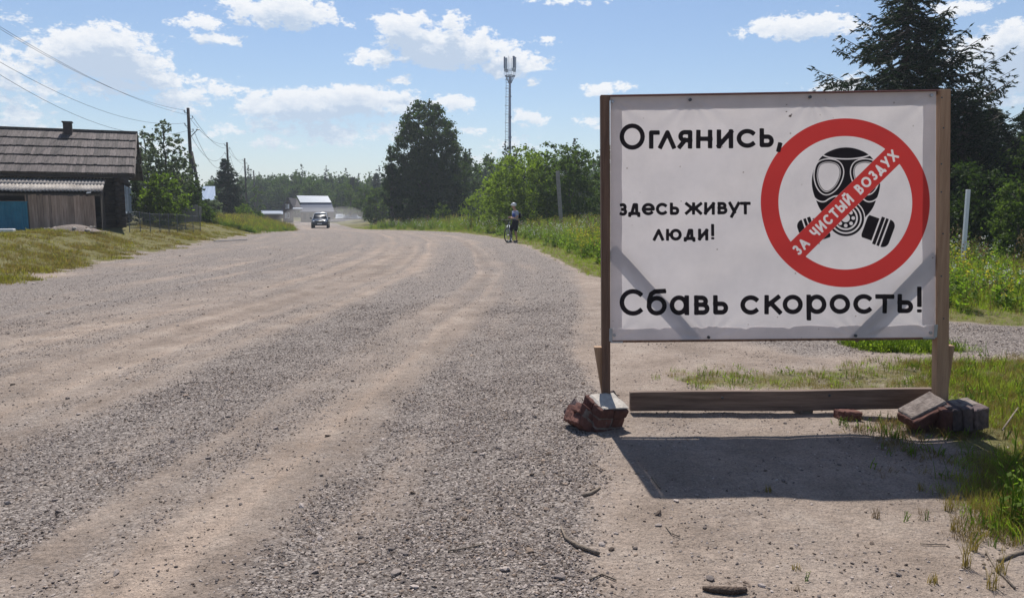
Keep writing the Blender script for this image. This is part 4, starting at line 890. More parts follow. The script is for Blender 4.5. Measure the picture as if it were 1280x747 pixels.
stick([(560, 690), (585, 686), (606, 683)], .004, 'thin twig lying across the gravel in the near road')
stick([(1252, 549), (1262, 533), (1272, 517)], .006, 'pale dry stem sticking out of the grass beside the dark bricks', rise=.06)
# plants at the right edge
for k, (px, py, hh, lab) in enumerate([(1262, 655, .30, 'bushy green plant at the right edge just below the shadow'), (1283, 640, .36, 'green plant cut by the right edge of the picture')]):
    p = hit(px, py); me = weed_mesh('leafy_plant', hh, 12, M_weed, M_weed, 300 + k, .055, .01, 0, .08); o = link('leafy_plant', me, None, (p.x, p.y, gz(p.x, p.y))); tag(o, lab, 'plant')
for k, (px, py, hh, lab) in enumerate([(1208, 712, .20, 'dry upright tuft on the sand near the lower right corner'), (1192, 665, .10, 'small dry tuft below the right part of the shadow'), (1185, 640, .10, 'dry tuft at the lower edge of the shadow'), (1240, 738, .16, 'dry tuft at the bottom right corner'), (1094, 646, .07, 'little grey weed poking out of the sand at the shadow edge'), (1216, 690, .13, 'thin dry tuft just above the tall tuft at the lower right'), (1252, 720, .12, 'dry stems between the pale stick and the lower right corner'), (1166, 730, .06, 'small withered tuft near the bottom edge right of the bark'), (1232, 655, .12, 'dry tuft left of the bushy green plant'), (1150, 615, .06, 'small dark tuft inside the right half of the shadow'), (960, 617, .05, 'tiny tuft at the front edge of the shadow'), (1205, 610, .09, 'dry tuft where the shadow meets the grass'), (996, 712, .04, 'tiny plant alone on the sand right of the bark')]):
    p = hit(px, py); me = tuft_mesh('dry_tuft', 22, hh, .022, .004, M_grassdry if k != 4 else M_brownhead, 310 + k, .5); o = link('dry_tuft', me, None, (p.x, p.y, gz(p.x, p.y))); tag(o, lab, 'dry grass')
# ---------------------------------------------------------------- the log house on the left
HA = math.radians(24.0); H0 = Vector((-17.85, 34.0, 0)); HZ = gz(-18.5, 33)
house = empty('log_house', (H0.x, H0.y, HZ), HA, 'old dark log house with a long grey weathered board roof and a small chimney', 'house')
EA, RI = 3.14 - HZ, 5.38 - HZ          # eave and ridge above the ground there
HL = 15.0
def hv(px, z): return z
M_tin = mat('chimney_brick', (.03, .025, .025), (.07, .05, .045), bump=.4)
for k in range(9):
    z = .13 + .245 * k
    Geo().tube([(-HL, 0, z), (.28, 0, z)], .125, 9).build('log', M_logwood, house, True)
    Geo().tube([(0, -.28, z + .11), (0, 8.2, z + .11)], .125, 9).build('log', M_logwood, house, True)
# roof slopes: overlapping courses of boards
def slope(front):
    half = 4.5; c = math.hypot(half, RI - EA); n = 5; cl = c / n
    for k in range(n):
        g = Geo(); x = -HL; r = random.Random(k + 10 * front)
        while x < .72:
            w = r.uniform(.10, .17); a = k * cl - .12 * (k > 0) + r.uniform(-.03, .03) * (k > 0); b_ = (k + 1) * cl + r.uniform(-.03, .03) * (k < n - 1); lift = .03 + r.uniform(0, .012)
            def pt(s, up): 
                t = s / c; y = -.5 + t * half if front else 8.5 - t * half; return Vector((0, y, EA + t * (RI - EA) + up))
            p0, p1 = pt(a, lift + .05), pt(b_, .012 + r.uniform(0, .008)); 
            g.add([(x, p0.y, p0.z), (x + w - .008, p0.y, p0.z), (x + w - .008, p1.y, p1.z), (x, p1.y, p1.z), (x, p0.y, p0.z - .035), (x + w - .008, p0.y, p0.z - .035), (x + w - .008, p1.y, p1.z - .03), (x, p1.y, p1.z - .03)], [(0,1,2,3),(4,7,6,5),(0,4,5,1),(1,5,6,2),(3,2,6,7),(0,3,7,4)])
            x += w
        o = g.build('roof_course', M_shingle, house, kind='stuff')
slope(True); slope(False)
Geo().beam((-HL, 4.0, RI + .05), (.80, 4.0, RI + .05), .22, .09).build('ridge_board', M_oldwood, house)
Geo().prism([(-.5 + .35, EA - .1), (8.15, EA - .1), (4.0, RI - .12)], 0, .04).build('gable', M_logwood, house, rot=(0, 0, math.pi / 2), loc=(.06, 0, 0))
for y0, y1, z0, z1 in ((-.6, 4.0, EA - .02, RI - .02), (8.6, 4.0, EA - .02, RI - .02)):
    Geo().beam((.76, y0, z0), (.76, y1, z1), .04, .16).build('barge_board', M_oldwood, house)
Geo().beam((-HL, -.45, EA - .06), (.72, -.45, EA - .06), .05, .13).build('eave_board', M_logwood, house)
ch = Geo(); ch.box((-2.36, 3.42, RI - .6), (-2.00, 3.78, RI + .34)); ch.build('chimney', M_tin, house, bevel=.01)
Geo().box((-2.40, 3.38, RI + .34), (-1.96, 3.82, RI + .40)).build('chimney_cap', M_tin, house)
def window(y0, y1, z0, z1):
    w = Geo().box((.13, y0, z0), (.16, y1, z1)).build('window', M_glass, house)
    f = Geo(); t = .09
    f.box((.15, y0 - t, z0 - t), (.20, y0, z1 + t)); f.box((.15, y1, z0 - t), (.20, y1 + t, z1 + t)); f.box((.151, y0, z1), (.202, y1, z1 + t)); f.box((.151, y0, z0 - t), (.202, y1, z0)); f.box((.163, (y0 + y1) / 2 - .03, z0), (.19, (y0 + y1) / 2 + .03, z1)); f.box((.163, y0, z0 + (z1 - z0) * .66), (.188, y1, z0 + (z1 - z0) * .72))
    f.build('frame', M_bluetrim, w)
    for u0, u1 in ((y0 - .26, y0 - .1), (y1 + .1, y1 + .26)): Geo().box((.15, u0, z0 - .1), (.18, u1, z1 + .1)).build('shutter', M_bluetrim, w)
M_bluetrim = mat('pale_blue_paint', (.34, .42, .50), (.52, .58, .64), bump=.2)
window(1.3, 2.2, .72, 1.85); window(3.6, 4.5, .72, 1.85); window(6.0, 6.9, .72, 1.85)
for yy in (.55,): Geo().box((-.9, -.16, .75), (-.35, -.13, 1.6)).build('board_patch', M_logwood, house)
# lean-to with a corrugated sheet roof, board fence and gate
shed = empty('lean_to', (H0.x, H0.y, HZ), HA, 'low lean-to with a grey corrugated sheet roof against the front of the log house', 'shed')
M_slate = mat('asbestos_sheet', (.16, .14, .125), (.36, .33, .30), scale=2.5, detail=9, bump=.3, rough=.95)
def sheet(x0, x1, s0, s1, lift):
    n = int((x1 - x0) / .0325); V = []
    for k in range(n + 1):
        x = x0 + (x1 - x0) * k / n; w = .025 * math.sin(x * 2 * math.pi / .13)
        for s in (s0, s1): V.append((x, -.14 - s * 2.2, 2.18 - s * .62 + w + lift + (.02 if s == s1 else 0)))
    return V, [(2 * k, 2 * k + 1, 2 * k + 3, 2 * k + 2) for k in range(n)]
x = -.42
rr = random.Random(4)
while x > -7:
    for s0, s1, lift in ((0, .53, 0), (.48, 1.05 + rr.uniform(-.03, .03), -.012)):
        V, Fc = sheet(x - 1.10, x, s0, s1, -lift + rr.uniform(0, .02)); g = Geo(); g.add(V, Fc); o = g.build('sheet', M_slate, shed, True); so = o.modifiers.new('thick', 'SOLIDIFY'); so.thickness = .008
    x -= 1.08
Geo().beam((-7, -2.2, 1.42), (-.5, -2.2, 1.42), .07, .1).build('beam', M_oldwood, shed)
Geo().beam((-.5, -2.2, 1.42), (-.5, -.2, 2.05), .06, .1).build('rafter', M_oldwood, shed)
for k in range(7): Geo().box((-.56, -2.1 + .27 * k, -.1), (-.52, -2.1 + .27 * k + .25, 1.42 + .07 * k)).build('side_board', M_logwood, shed)
Geo().beam((-1.0, -2.42, 1.5), (-.85, -2.38, 1.53), .16, .05).build('white_stone', M_white, shed, bevel=.01)
fen = empty('board_fence', (H0.x, H0.y, HZ), HA, 'fence of weathered upright grey brown boards under the lean-to eave', 'fence')
x = -.72; k = 0
while x > -3.12:
    w = rr.uniform(.085, .12); Geo().box((x - w + .006, -2.34 + rr.uniform(-.008, .008), -.05), (x, -2.315, 1.36 + rr.uniform(-.03, .03) + .07 * (-x - .7) / 2.4)).build('plank', M_fence if k else M_fence, fen) if False else None
    g = Geo(); g.box((x - w + .006, -2.345 + rr.uniform(0, .015), -.08), (x, -2.318, 1.38 + rr.uniform(-.03, .025) + .05 * (-x - .7) / 2.4)); o = link('plank', None, None) if False else g.build('plank', mat('fence_wood', (.25, .165, .12), (.45, .33, .255), scale=3, stretch=(7, 7, .5), bump=.4, rand=.3) if k == 0 else bpy.data.materials['fence_wood'], fen); x -= w; k += 1
Geo().beam((-3.1, -2.28, .45), (-.72, -2.28, .45), .05, .09).build('rail', M_oldwood, fen); Geo().beam((-3.1, -2.28, 1.15), (-.72, -2.28, 1.15), .05, .09).build('rail', M_oldwood, fen)
M_blue = mat('blue_gate_paint', (.012, .14, .22), (.025, .21, .31), scale=2, bump=.15, rough=.6)
gate = empty('blue_gate', (H0.x, H0.y, HZ), HA, 'dull blue metal gate left of the board fence at the left edge', 'gate')
V = []; n = 90
for k in range(n + 1):
    xx = -3.14 - 3.0 * k / n; w = .012 * (1 if (k // 3) % 2 else -1); V += [(xx, -2.36 + w, -.05), (xx, -2.36 + w, 1.10)]
g = Geo(); g.add(V, [(2 * k, 2 * k + 1, 2 * k + 3, 2 * k + 2) for k in range(n)]); g.build('panel', M_blue, gate).modifiers.new('thick', 'SOLIDIFY').thickness = .004
Geo().beam((-6.1, -2.36, 1.12), (-3.12, -2.36, 1.12), .05, .05).build('top_bar', M_blue, gate); Geo().beam((-3.13, -2.33, -.1), (-3.13, -2.33, 1.45), .06, .06, up=(0, 1, 0)).build('gate_post', M_oldwood, gate)
# mesh garden fence right of the house
A, B = hit(154, 284), hit(250, 277); B = Vector((A.x + (B.x - A.x), B.y, 0)); A = Vector((-17.2, 33.6, 0)); B = P(250, 275, 42.0)
M_wiremesh = mat('rusty_wire', (.10, .11, .12), (.18, .19, .20), bump=0)
gf = empty('garden_fence', (A.x, A.y, gz(A.x, A.y)), 0, 'low grey wire garden fence on thin posts before the bushes right of the log house', 'fence')
def fp(t, z): q = A.lerp(B, t); return Vector((q.x, q.y, gz(q.x, q.y) + z)) - Vector(gf.location)
for k in range(9):
    t = k / 8; Geo().tube([fp(t, -.1), fp(t, .95)], .018, 6).build('post', M_wiremesh, gf)
for z in (.18, .55, .9): Geo().tube([fp(t / 8, z + .03 * math.sin(t * 5 + z * 9)) for t in range(9)], .008, 5).build('wire', M_wiremesh, gf)
g = Geo()
for k in range(150):
    t = k / 150
    g.beam(fp(t, .15), fp(min(1, t + .012), .9), .003, .003); g.beam(fp(min(1, t + .012), .15), fp(t, .9), .003, .003)
g.build('wire_mesh', M_wiremesh, gf, kind='stuff')
ob = empty('leaning_boards', tuple(B), 0, 'pale weathered boards standing on end at the far end of the wire fence', 'boards')
for k in range(6):
    Geo().box((-.95 + .17 * k, .02 * (k % 2), -.1), (-.80 + .17 * k, .03 + .02 * (k % 2), .80 + .05 * math.sin(k * 2.2))).build('board', M_greyboard if k else (globals().__setitem__('M_greyboard', mat('grey_board', (.20, .20, .20), (.34, .33, .32), stretch=(5, 5, .5), bump=.4, rand=.2)) or M_greyboard), ob, rot=(.05, .03 * (k - 2), 0))
# heap of rubble
p = hit(90, 288); rub = empty('rubble_heap', (p.x, p.y, gz(p.x, p.y)), 0, 'low heap of pale rubble and earth in front of the board fence', 'rubble')
V = []; n = 26
for j in range(n):
    for i in range(n):
        u, v = (i / (n - 1) - .5) * 2, (j / (n - 1) - .5) * 2; r = math.hypot(u, v); V.append((u * 1.15, v * .6, .26 * max(0, 1 - r * r) + .11 * float(fbm(np.float64(u * 3), np.float64(v * 3), 4, 9)) * max(0, 1.1 - r) - .02))
g = Geo(); g.add(V, [(j*n+i, j*n+i+1, (j+1)*n+i+1, (j+1)*n+i) for j in range(n-1) for i in range(n-1)]); g.build('earth', M_mortar, rub, True)
for k in range(38):
    r = random.Random(k); o = link('lump', stone_mesh('lump', 500 + k % 6, M_plaster if k % 3 else M_stone2, .6), rub, (r.uniform(-.9, .9), r.uniform(-.45, .3), r.uniform(.02, .17)), (0, 0, k)); o.scale = (r.uniform(.08, .24),) * 3
p = hit(4, 290); o = Geo().box((-.3, -.1, 0), (.35, .2, .12)).build('white_slab', M_white, bevel=.02, loc=(p.x, p.y, gz(p.x, p.y)), rot=(0, 0, .3)); tag(o, 'small white slab on the grass under the blue gate at the left edge', 'slab')
p = hit(190, 305)
# pale board lying at the road edge
a, b = hit(268, 303), hit(308, 300.5); c0 = (a + b) / 2; o = Geo().beam(a - c0 + Vector((0, 0, .06)), b - c0 + Vector((0, 0, .05)), .12, .04).build('fallen_board', M_greyboard, loc=tuple(c0)); tag(o, 'pale board lying in the grass beside the left road edge', 'board')

# ---------------------------------------------------------------- poles and wires
M_pole = mat('tarred_wood', (.022, .018, .017), (.06, .048, .042), stretch=(6, 6, .4), bump=.4)
M_insul = mat('insulator', (.5, .5, .5), rough=.3, bump=0)
POLES = [(None, -19.6, 21.0, 10.0), (241.5, None, 54, 8.75), (287.5, None, 83, 8.9), (308.5, None, 108, 8.5), (319, None, 138, 8.6), (330.3, None, 176, 8.8), (336.5, None, 235, 8.8)]
tops = []; PLAB = ['wooden power pole standing left of the road outside the frame', 'tallest wooden power pole with a leaning strut right of the leafy trees', 'second wooden power pole standing before the dark round spruce', 'third wooden power pole right of the dark spruce', 'fourth wooden power pole down the row', 'fifth wooden power pole down the row', 'farthest thin power pole of the row']
for k, (px, X, Y, h) in enumerate(POLES):
    if px is not None: X = (px - 640) / F * (Y * .993)
    zb = gz(X, Y); topz = zb + h
    if px is not None:
        ty = [135, 178, 198, 213, 225, 237][k - 1]; topz = P(px, ty, Y).z; 
    pl = empty('power_pole', (X, Y, zb), 0, PLAB[k], 'power pole', 'wooden power poles along the left side of the road')
    hh = topz - zb; Geo().tube([(0, 0, -.3), (0, 0, hh * .5), (0, 0, hh)], [.15, .125, .10], 10).build('pole', M_pole, pl, True)
    for q, dz in enumerate((.35, .75, 1.25, 1.65)):
        s = 1 if q % 2 else -1; Geo().tube([(s * .08, 0, hh - dz), (s * .26, 0, hh - dz), (s * .28, 0, hh - dz + .12)], .018, 6).build('hook', M_darkmetal, pl)
        Geo().tube([(s * .28, 0, hh - dz + .09), (s * .28, 0, hh - dz + .2)], [.05, .035], 8).build('insulator', M_insul, pl)
    if k == 1:
        Geo().tube([(.95, -.3, -.2), (.10, -.02, hh * .62)], [.14, .10], 9).build('strut', M_pole, pl, True)
        Geo().tube([(.1, 0, hh - 2.0), (.55, 0, hh - 1.55)], .03, 6).build('lamp_arm', M_metal, pl); Geo().ball((.62, 0, hh - 1.5), (.14, .1, .05)).build('lamp', M_metal, pl, True)
    tops.append((Vector((X, Y, zb)), hh))
M_wire = mat('wire', (.10, .11, .13), bump=0)
for k in range(len(tops) - 1):
    (b0, h0), (b1, h1) = tops[k], tops[k + 1]
    for q, dz in enumerate((.35, .75, 1.25, 1.65)):
        s = 1 if q % 2 else -1; a = b0 + Vector((s * .28, 0, h0 - dz + .2)); b = b1 + Vector((s * .28, 0, h1 - dz + .2)); sag = [1.2, 1.03, 1.75, 2.3][q] if k == 0 else [.7, .8, 1.7, 2.0][q]
        pts = [a.lerp(b, t / 24) - Vector((0, 0, 4 * sag * (t / 24) * (1 - t / 24))) - a for t in range(25)]
        o = Geo().tube(pts, .009 if k == 0 else .014, 5, cap=False).build('power_line', M_wire, None, True, loc=tuple(a)); tag(o, ('wire', 'wire', 'slack wire', 'lowest wire')[q] + f' strung between the {["hidden near", "tallest", "second", "third", "fourth", "fifth"][k]} pole and the next {("on its left hook", "on its right hook", "on the lower left hook", "on the lower right hook")[q]}', 'power line', 'power lines between the wooden poles')

# ---------------------------------------------------------------- telecom mast
mY = 150; mp = P(637.5, 262, mY); mb = Vector((mp.x, mY, gz(mp.x, mY))); mtop = P(638, 95, mY).z - mb.z
mast = empty('telecom_mast', tuple(mb), 0, 'tall slender blue grey telecom mast with a ladder and antennas on top', 'mast')
M_mast = mat('mast_paint', (.10, .13, .20), (.16, .20, .29), bump=0, rough=.5); M_lad = mat('galvanised', (.42, .45, .48), bump=0, rough=.5, metal=.3)
Geo().tube([(0, 0, 0), (0, 0, mtop * .3), (0, 0, mtop)], [.27, .24, .2], 12).build('column', M_mast, mast, True)
for k in range(6): Geo().tube([(0, 0, mtop * (k + 1) / 7 - .12), (0, 0, mtop * (k + 1) / 7 + .12)], .42 - .025 * k, 12).build('flange', M_mast, mast)
lx = -.8
for s in (-.28, .28): Geo().tube([(lx + s, -.2, 0), (lx + s + .35, -.2, mtop)], .05, 5).build('ladder_rail', M_lad, mast)
g = Geo()
for k in range(int(mtop / .55)):
    z = k * .55 + .3; o_ = .35 * z / mtop; g.beam((lx - .28 + o_, -.2, z), (lx + .28 + o_, -.2, z), .06, .07); 
    if k % 3 == 0: g.tube([(lx + o_ + .5 * math.cos(t), -.2 - .4 + .5 * math.sin(t), z) for t in np.linspace(2.2, 7.2, 8)], .035, 4)
g.build('ladder_rungs', M_lad, mast, kind='stuff')
rg_ = Geo(); rg_.tube([(0.9 * math.cos(t), 0.9 * math.sin(t), mtop) for t in np.linspace(0, 6.283, 17)], .09, 6, cap=False); rg_.tube([(0.9 * math.cos(t), 0.9 * math.sin(t), mtop + 1.1) for t in np.linspace(0, 6.283, 17)], .05, 6, cap=False); rg_.build('platform_ring', M_mast, mast)
for k in range(6):
    t = k * math.pi / 3 + .2; Geo().tube([(.25 * math.cos(t), .25 * math.sin(t), mtop - 1.4), (0.9 * math.cos(t), 0.9 * math.sin(t), mtop)], .07, 6).build('bracket', M_mast, mast)
    Geo().tube([(1.0 * math.cos(t), 1.0 * math.sin(t), mtop - .2), (1.0 * math.cos(t), 1.0 * math.sin(t), mtop + 3.6)], .05, 6).build('antenna_pipe', M_lad, mast)
    if k in (0, 2, 3, 5):
        Geo().box((-.2, -.12, -1.1), (.2, .12, 1.1)).build('antenna', M_mast if k % 2 else M_lad, mast, bevel=.03, loc=(1.1 * math.cos(t), 1.1 * math.sin(t), mtop + 2.5), rot=(0, 0, t + 1.57)); Geo().box((-.22, -.12, -.3), (.22, .12, .3)).build('radio_unit', M_lad, mast, loc=(.95 * math.cos(t), .95 * math.sin(t), mtop + 1.1), rot=(0, 0, t))
Geo().tube([(0, 0, mtop), (0, 0, mtop + 3.6)], .05, 6).build('lightning_rod', M_lad, mast)

# ---------------------------------------------------------------- far houses
M_bluetin = mat('blue_tin', (.24, .31, .42), (.33, .40, .50), bump=.05, rough=.4); M_dkblue = mat('blue_tin_dark', (.035, .055, .11), (.05, .075, .14), bump=.05, rough=.5, stretch=(6, 1, 1)); M_brown = mat('brown_wall', (.10, .075, .065), (.16, .12, .10), bump=.1); M_lighttin = mat('light_tin', (.27, .30, .34), (.35, .38, .42), bump=.05, rough=.35); M_darkroof = mat('dark_roof', (.05, .045, .05), (.085, .075, .08), bump=.1)
fY = 120
def fx(px, Y=fY): return P(px, 262, Y).x
def fz(py, Y=fY): return P(400, py, Y).z
hb = empty('gambrel_house', (fx(395), fY, gz(fx(395), fY)), 0, 'far house behind the car with a pale upper and dark blue lower gambrel roof', 'house')
def lp(px, py, Y): v = P(px, py, Y); return v - Vector(hb.location)
x0, x1, x0t, x1t = 376, 419, 371.5, 414
Geo().add([lp(376, 262, fY), lp(417, 262, fY), lp(417, 282, fY), lp(376, 282, fY)] + [lp(a_, b_, fY) + Vector((-1.7, 7, 0)) for a_, b_ in ((376, 262), (417, 262), (417, 282), (376, 282))], [(0,1,2,3),(5,4,7,6),(1,5,6,2),(4,0,3,7),(0,4,5,1)]).build('wall', M_brown, hb)
a0, a1, b0, b1, c0_, c1_ = lp(371, 245.5, fY + 3.5), lp(410, 246, fY + 3.5), lp(375.5, 254, fY + 1), lp(414.5, 254, fY + 1), lp(375.5, 264.5, fY - .6), lp(418, 264.5, fY - .6)
def flip(v, w): return Vector((v.x, w.y + (w.y - v.y), v.z))
r1 = Geo().add([a0, a1, b1, b0], [(0, 1, 2, 3)]).build('upper_roof', M_lighttin, hb); r1.modifiers.new('t', 'SOLIDIFY').thickness = .15
r2 = Geo().add([b0, b1, c1_, c0_], [(0, 1, 2, 3)]).build('lower_roof', M_dkblue, hb); r2.modifiers.new('t', 'SOLIDIFY').thickness = .15
yb = a0.y; bb = [Vector((v.x - .25 * 2 * (yb - v.y), 2 * yb - v.y, v.z)) for v in (b0, b1, c0_, c1_)]
Geo().add([a0, a1, bb[1], bb[0]], [(0, 1, 2, 3)]).build('back_upper_roof', M_lighttin, hb); Geo().add([bb[0], bb[1], bb[3], bb[2]], [(0, 1, 2, 3)]).build('back_lower_roof', M_dkblue, hb)
Geo().add([a0, b0, c0_, Vector((c0_.x, bb[2].y, c0_.z)), bb[0]], [(0, 1, 2, 3, 4)]).build('left_gable', M_brown, hb); Geo().add([a1, b1, c1_, bb[3], bb[1]], [(0, 1, 2, 3, 4)]).build('right_gable', M_brown, hb)
for px in (381, 388, 408):
    w = Geo().add([lp(px - 1.6, 267, fY - .12), lp(px + 1.6, 267, fY - .12), lp(px + 1.6, 274, fY - .12), lp(px - 1.6, 274, fY - .12)], [(0, 1, 2, 3)]).build('window', M_glass, hb); w.modifiers.new('t', 'SOLIDIFY').thickness = .08
wg = Geo().add([lp(372.4, 254, fY + 2.4), lp(372.6, 254, fY + 3.6), lp(373, 261, fY + 3.4), lp(372.8, 261, fY + 2.2)], [(0, 1, 2, 3)]).build('window', M_glass, hb)
ph = empty('porch_house', (fx(358), fY - 4, gz(fx(358), fY - 4)), 0, 'dark gabled wing with white framed windows joined to the left of the gambrel house', 'house')
def lq(px, py, Y): return P(px, py, Y) - Vector(ph.location)
Y2 = fY - 5
Geo().add([lq(354, 262, Y2), lq(361, 247.5, Y2), lq(367, 262, Y2), lq(367, 281, Y2), lq(354, 281, Y2), lq(354, 262, Y2 + 7), lq(361, 247.5, Y2 + 7), lq(367, 262, Y2 + 7), lq(367, 281, Y2 + 7), lq(354, 281, Y2 + 7)], [(0,1,2,3,4),(9,8,7,6,5),(2,7,8,3),(5,0,4,9)]).build('wall', M_brown, ph)
Geo().add([lq(352.6, 263.5, Y2 - .4), lq(360.5, 246.5, Y2 - .4), lq(360.5, 246.5, Y2 + 7), lq(352.6, 263.5, Y2 + 7)], [(0, 1, 2, 3)]).build('roof_slope', M_darkroof, ph).modifiers.new('t', 'SOLIDIFY').thickness = .2
Geo().add([lq(378, 262, Y2 - .4), lq(371, 248, Y2 + 4), lq(360.5, 247, Y2 - .4), lq(368, 262, Y2 - .4)], [(0, 1, 2, 3)]).build('roof_slope', M_darkroof, ph).modifiers.new('t', 'SOLIDIFY').thickness = .2
for py0, py1 in ((255, 261), (266, 273)):
    for px in (357.4, 360.6):
        w = Geo().add([lq(px - 1.1, py0, Y2 - .08), lq(px + 1.1, py0, Y2 - .08), lq(px + 1.1, py1, Y2 - .08), lq(px - 1.1, py1, Y2 - .08)], [(0, 1, 2, 3)]).build('window', M_white, ph); w.modifiers.new('t', 'SOLIDIFY').thickness = .06
        Geo().add([lq(px - .6, py0 + .8, Y2 - .12), lq(px + .6, py0 + .8, Y2 - .12), lq(px + .6, py1 - .8, Y2 - .12), lq(px - .6, py1 - .8, Y2 - .12)], [(0, 1, 2, 3)]).build('pane', M_glass, w)
Geo().add([lq(366, 259.6, Y2 - 1), lq(378, 259.6, Y2 - 1), lq(378, 260.8, Y2 - 1.5), lq(366, 260.8, Y2 - 1.5)], [(0,1,2,3)]).build('canopy', M_lighttin, ph).modifiers.new('t', 'SOLIDIFY').thickness = .1
def shedbox(name, pxl, pxr, pyt, pye, pyb, Y, depth, mroof, mwall, label, cat):
    SKX = .97 * fx((pxl + pxr) / 2, Y) / Y
    e = empty(name, (fx((pxl + pxr) / 2, Y), Y, P(400, pyb, Y).z - .5), 0, label, cat); o = Vector(e.location)
    q = lambda px, py, yy: P(px, py, yy) - o
    zb = -.2
    wl = [q(pxl + .5, pye, Y), q(pxr - .5, pye, Y)]; V = [wl[0], wl[1], Vector((wl[1].x, wl[1].y, zb)), Vector((wl[0].x, wl[0].y, zb))]; V += [v + Vector((.6 * wl[0].x / 100 * 0 + SKX * depth, depth, 0)) for v in V]
    Geo().add(V, [(0,1,2,3),(5,4,7,6),(1,5,6,2),(4,0,3,7),(0,4,5,1)]).build('wall', mwall, e)
    ze, zt = q(400, pye, Y).z, P(400, pyt, Y + depth / 2).z - o.z; xl, xr = wl[0].x - .3, wl[1].x + .3; y0 = wl[0].y
    for s in (0, 1):
        yy = y0 - .3 if s == 0 else y0 + depth + .3
        k_ = SKX * (yy - y0); m_ = SKX * depth / 2
        Geo().add([(xl + k_, yy, ze - .1), (xr + k_, yy, ze - .1), (xr + m_, y0 + depth / 2, zt), (xl + m_, y0 + depth / 2, zt)], [(0, 1, 2, 3)]).build('roof_slope', mroof, e).modifiers.new('t', 'SOLIDIFY').thickness = .1
    for xx in (wl[0].x, wl[1].x): Geo().add([(xx, y0, ze - .1), (xx + SKX * depth, y0 + depth, ze - .1), (xx + SKX * depth / 2, y0 + depth / 2, zt)], [(0, 1, 2)]).build('gable', mwall, e)
    return e
shedbox('long_shed', 421, 458, 267.5, 272.5, 277, 125, 8, M_lighttin, M_darkroof, 'long low shed with a very pale roof right of the car', 'shed')
shedbox('dark_shed', 415, 462, 274.0, 276, 281, 116, 4, M_darkroof, M_brown, 'low dark fence like shed in front of the pale roofed shed', 'shed')
shedbox('blue_roofed_house', 243, 266, 234, 250, 262, 66, 5, M_bluetin, M_brown, 'house with a plain blue grey tin roof half hidden behind the tallest pole', 'house')
shedbox('low_shed', 328, 352, 263.5, 266.5, 281, 112, 5, M_lighttin, M_brown, 'low shed with a pale roof left of the porch house', 'shed')
# white post on the right, tilted concrete post in the thicket
p = P(1210, 237, 19.5); zb = gz(p.x, 19.5); o = Geo().beam((0, 0, -.2), (.005, 0, p.z - zb), .085, .085, up=(0, 1, 0)).build('white_post', M_white, bevel=.008, loc=(p.x, 19.5, zb)); tag(o, 'square white post standing in the long grass right of the signboard', 'post')
p = P(703, 272, 44); q = P(697, 214, 44); o = Geo().beam((0, 0, -1.2), tuple(q - p), .22, .22, up=(0, 1, 0)).build('concrete_post', mat('concrete', (.24, .22, .20), (.34, .32, .29)), bevel=.02, loc=tuple(p)); tag(o, 'grey post tilted to the left in front of the round green bushes', 'post')
# ---------------------------------------------------------------- trees and bushes
M_leaf_dark = leafmat('leaf_dark', (.016, .030, .010), (.050, .078, .022), .35)
M_leaf_mid = leafmat('leaf_mid', (.030, .055, .012), (.095, .135, .030), .42)
M_leaf_bright = leafmat('leaf_bright', (.050, .085, .014), (.18, .23, .035), .5)
M_leaf_pale = leafmat('leaf_pale', (.05, .075, .035), (.20, .24, .15), .4, tc=(1.2, 1.3, .9))
M_needle = leafmat('needle', (.008, .018, .008), (.026, .045, .018), .2)
M_far = leafmat('far_leaf', (.030, .055, .016), (.085, .125, .034), .4)
def leaf_quads(C, S, rg, flat=.0):
    """rhombic leaves at centres C with sizes S"""
    n = len(C); d1 = rg.normal(size=(n, 3)); d1[:, 2] *= 1 - flat; d1 /= np.linalg.norm(d1, axis=1)[:, None]
    d2 = np.cross(d1, rg.normal(size=(n, 3))); d2 /= np.linalg.norm(d2, axis=1)[:, None] + 1e-9
    S = S[:, None]; V = np.stack([C - d1 * S * .5, C + d2 * S * .3, C + d1 * S * .5, C - d2 * S * .3], 1).reshape(-1, 3)
    return V, np.arange(4 * n).reshape(-1, 4)
def crown_pts(h, w, base, nclump, nleaf, prof, rg, cr=.16, inner=.35, flat=.8, lean=0):
    t = rg.random(nclump * 3); pr = np.interp(t, *prof); keep = rg.random(len(t)) < pr / pr.max(); t = t[keep][:nclump]; pr = pr[keep][:nclump]
    a = rg.uniform(0, 6.283, len(t)); rr = np.maximum(rg.random(len(t)) ** .55, inner * rg.random(len(t)))
    lob = 1 + .16 * np.sin(a * 2 + t * 7 + rg.uniform(0, 6)) * .8
    R = pr * w / 2 * rr * lob; z = base + t * (h - base); C = np.stack([R * np.cos(a) + lean * t * h, R * np.sin(a), z], 1)
    cs = w * cr * (.55 + .6 * rg.random(len(t))) * (.5 + .6 * pr)
    per = np.maximum(3, (nleaf * cs ** 2 / (cs ** 2).sum()).astype(int)); idx = np.repeat(np.arange(len(t)), per)
    u = rg.normal(size=(len(idx), 3)); u /= np.linalg.norm(u, axis=1)[:, None]; u *= np.abs(rg.normal(0, .62, len(idx)))[:, None]; u[:, 2] *= flat
    return C, C[idx] + u * cs[idx][:, None]
P_OVAL = ([0, .12, .35, .6, .85, 1], [.45, .8, 1, .92, .55, .12]); P_ROUND = ([0, .2, .5, .8, 1], [.75, 1, 1, .75, .25]); P_BIRCH = ([0, .1, .3, .5, .7, .85, .95, 1], [.75, .95, 1, .97, .88, .70, .45, .18]); P_CONE = ([0, .1, .5, 1], [.8, 1, .55, .04]); P_COL = ([0, .2, .6, .9, 1], [.6, 1, .9, .45, .1])
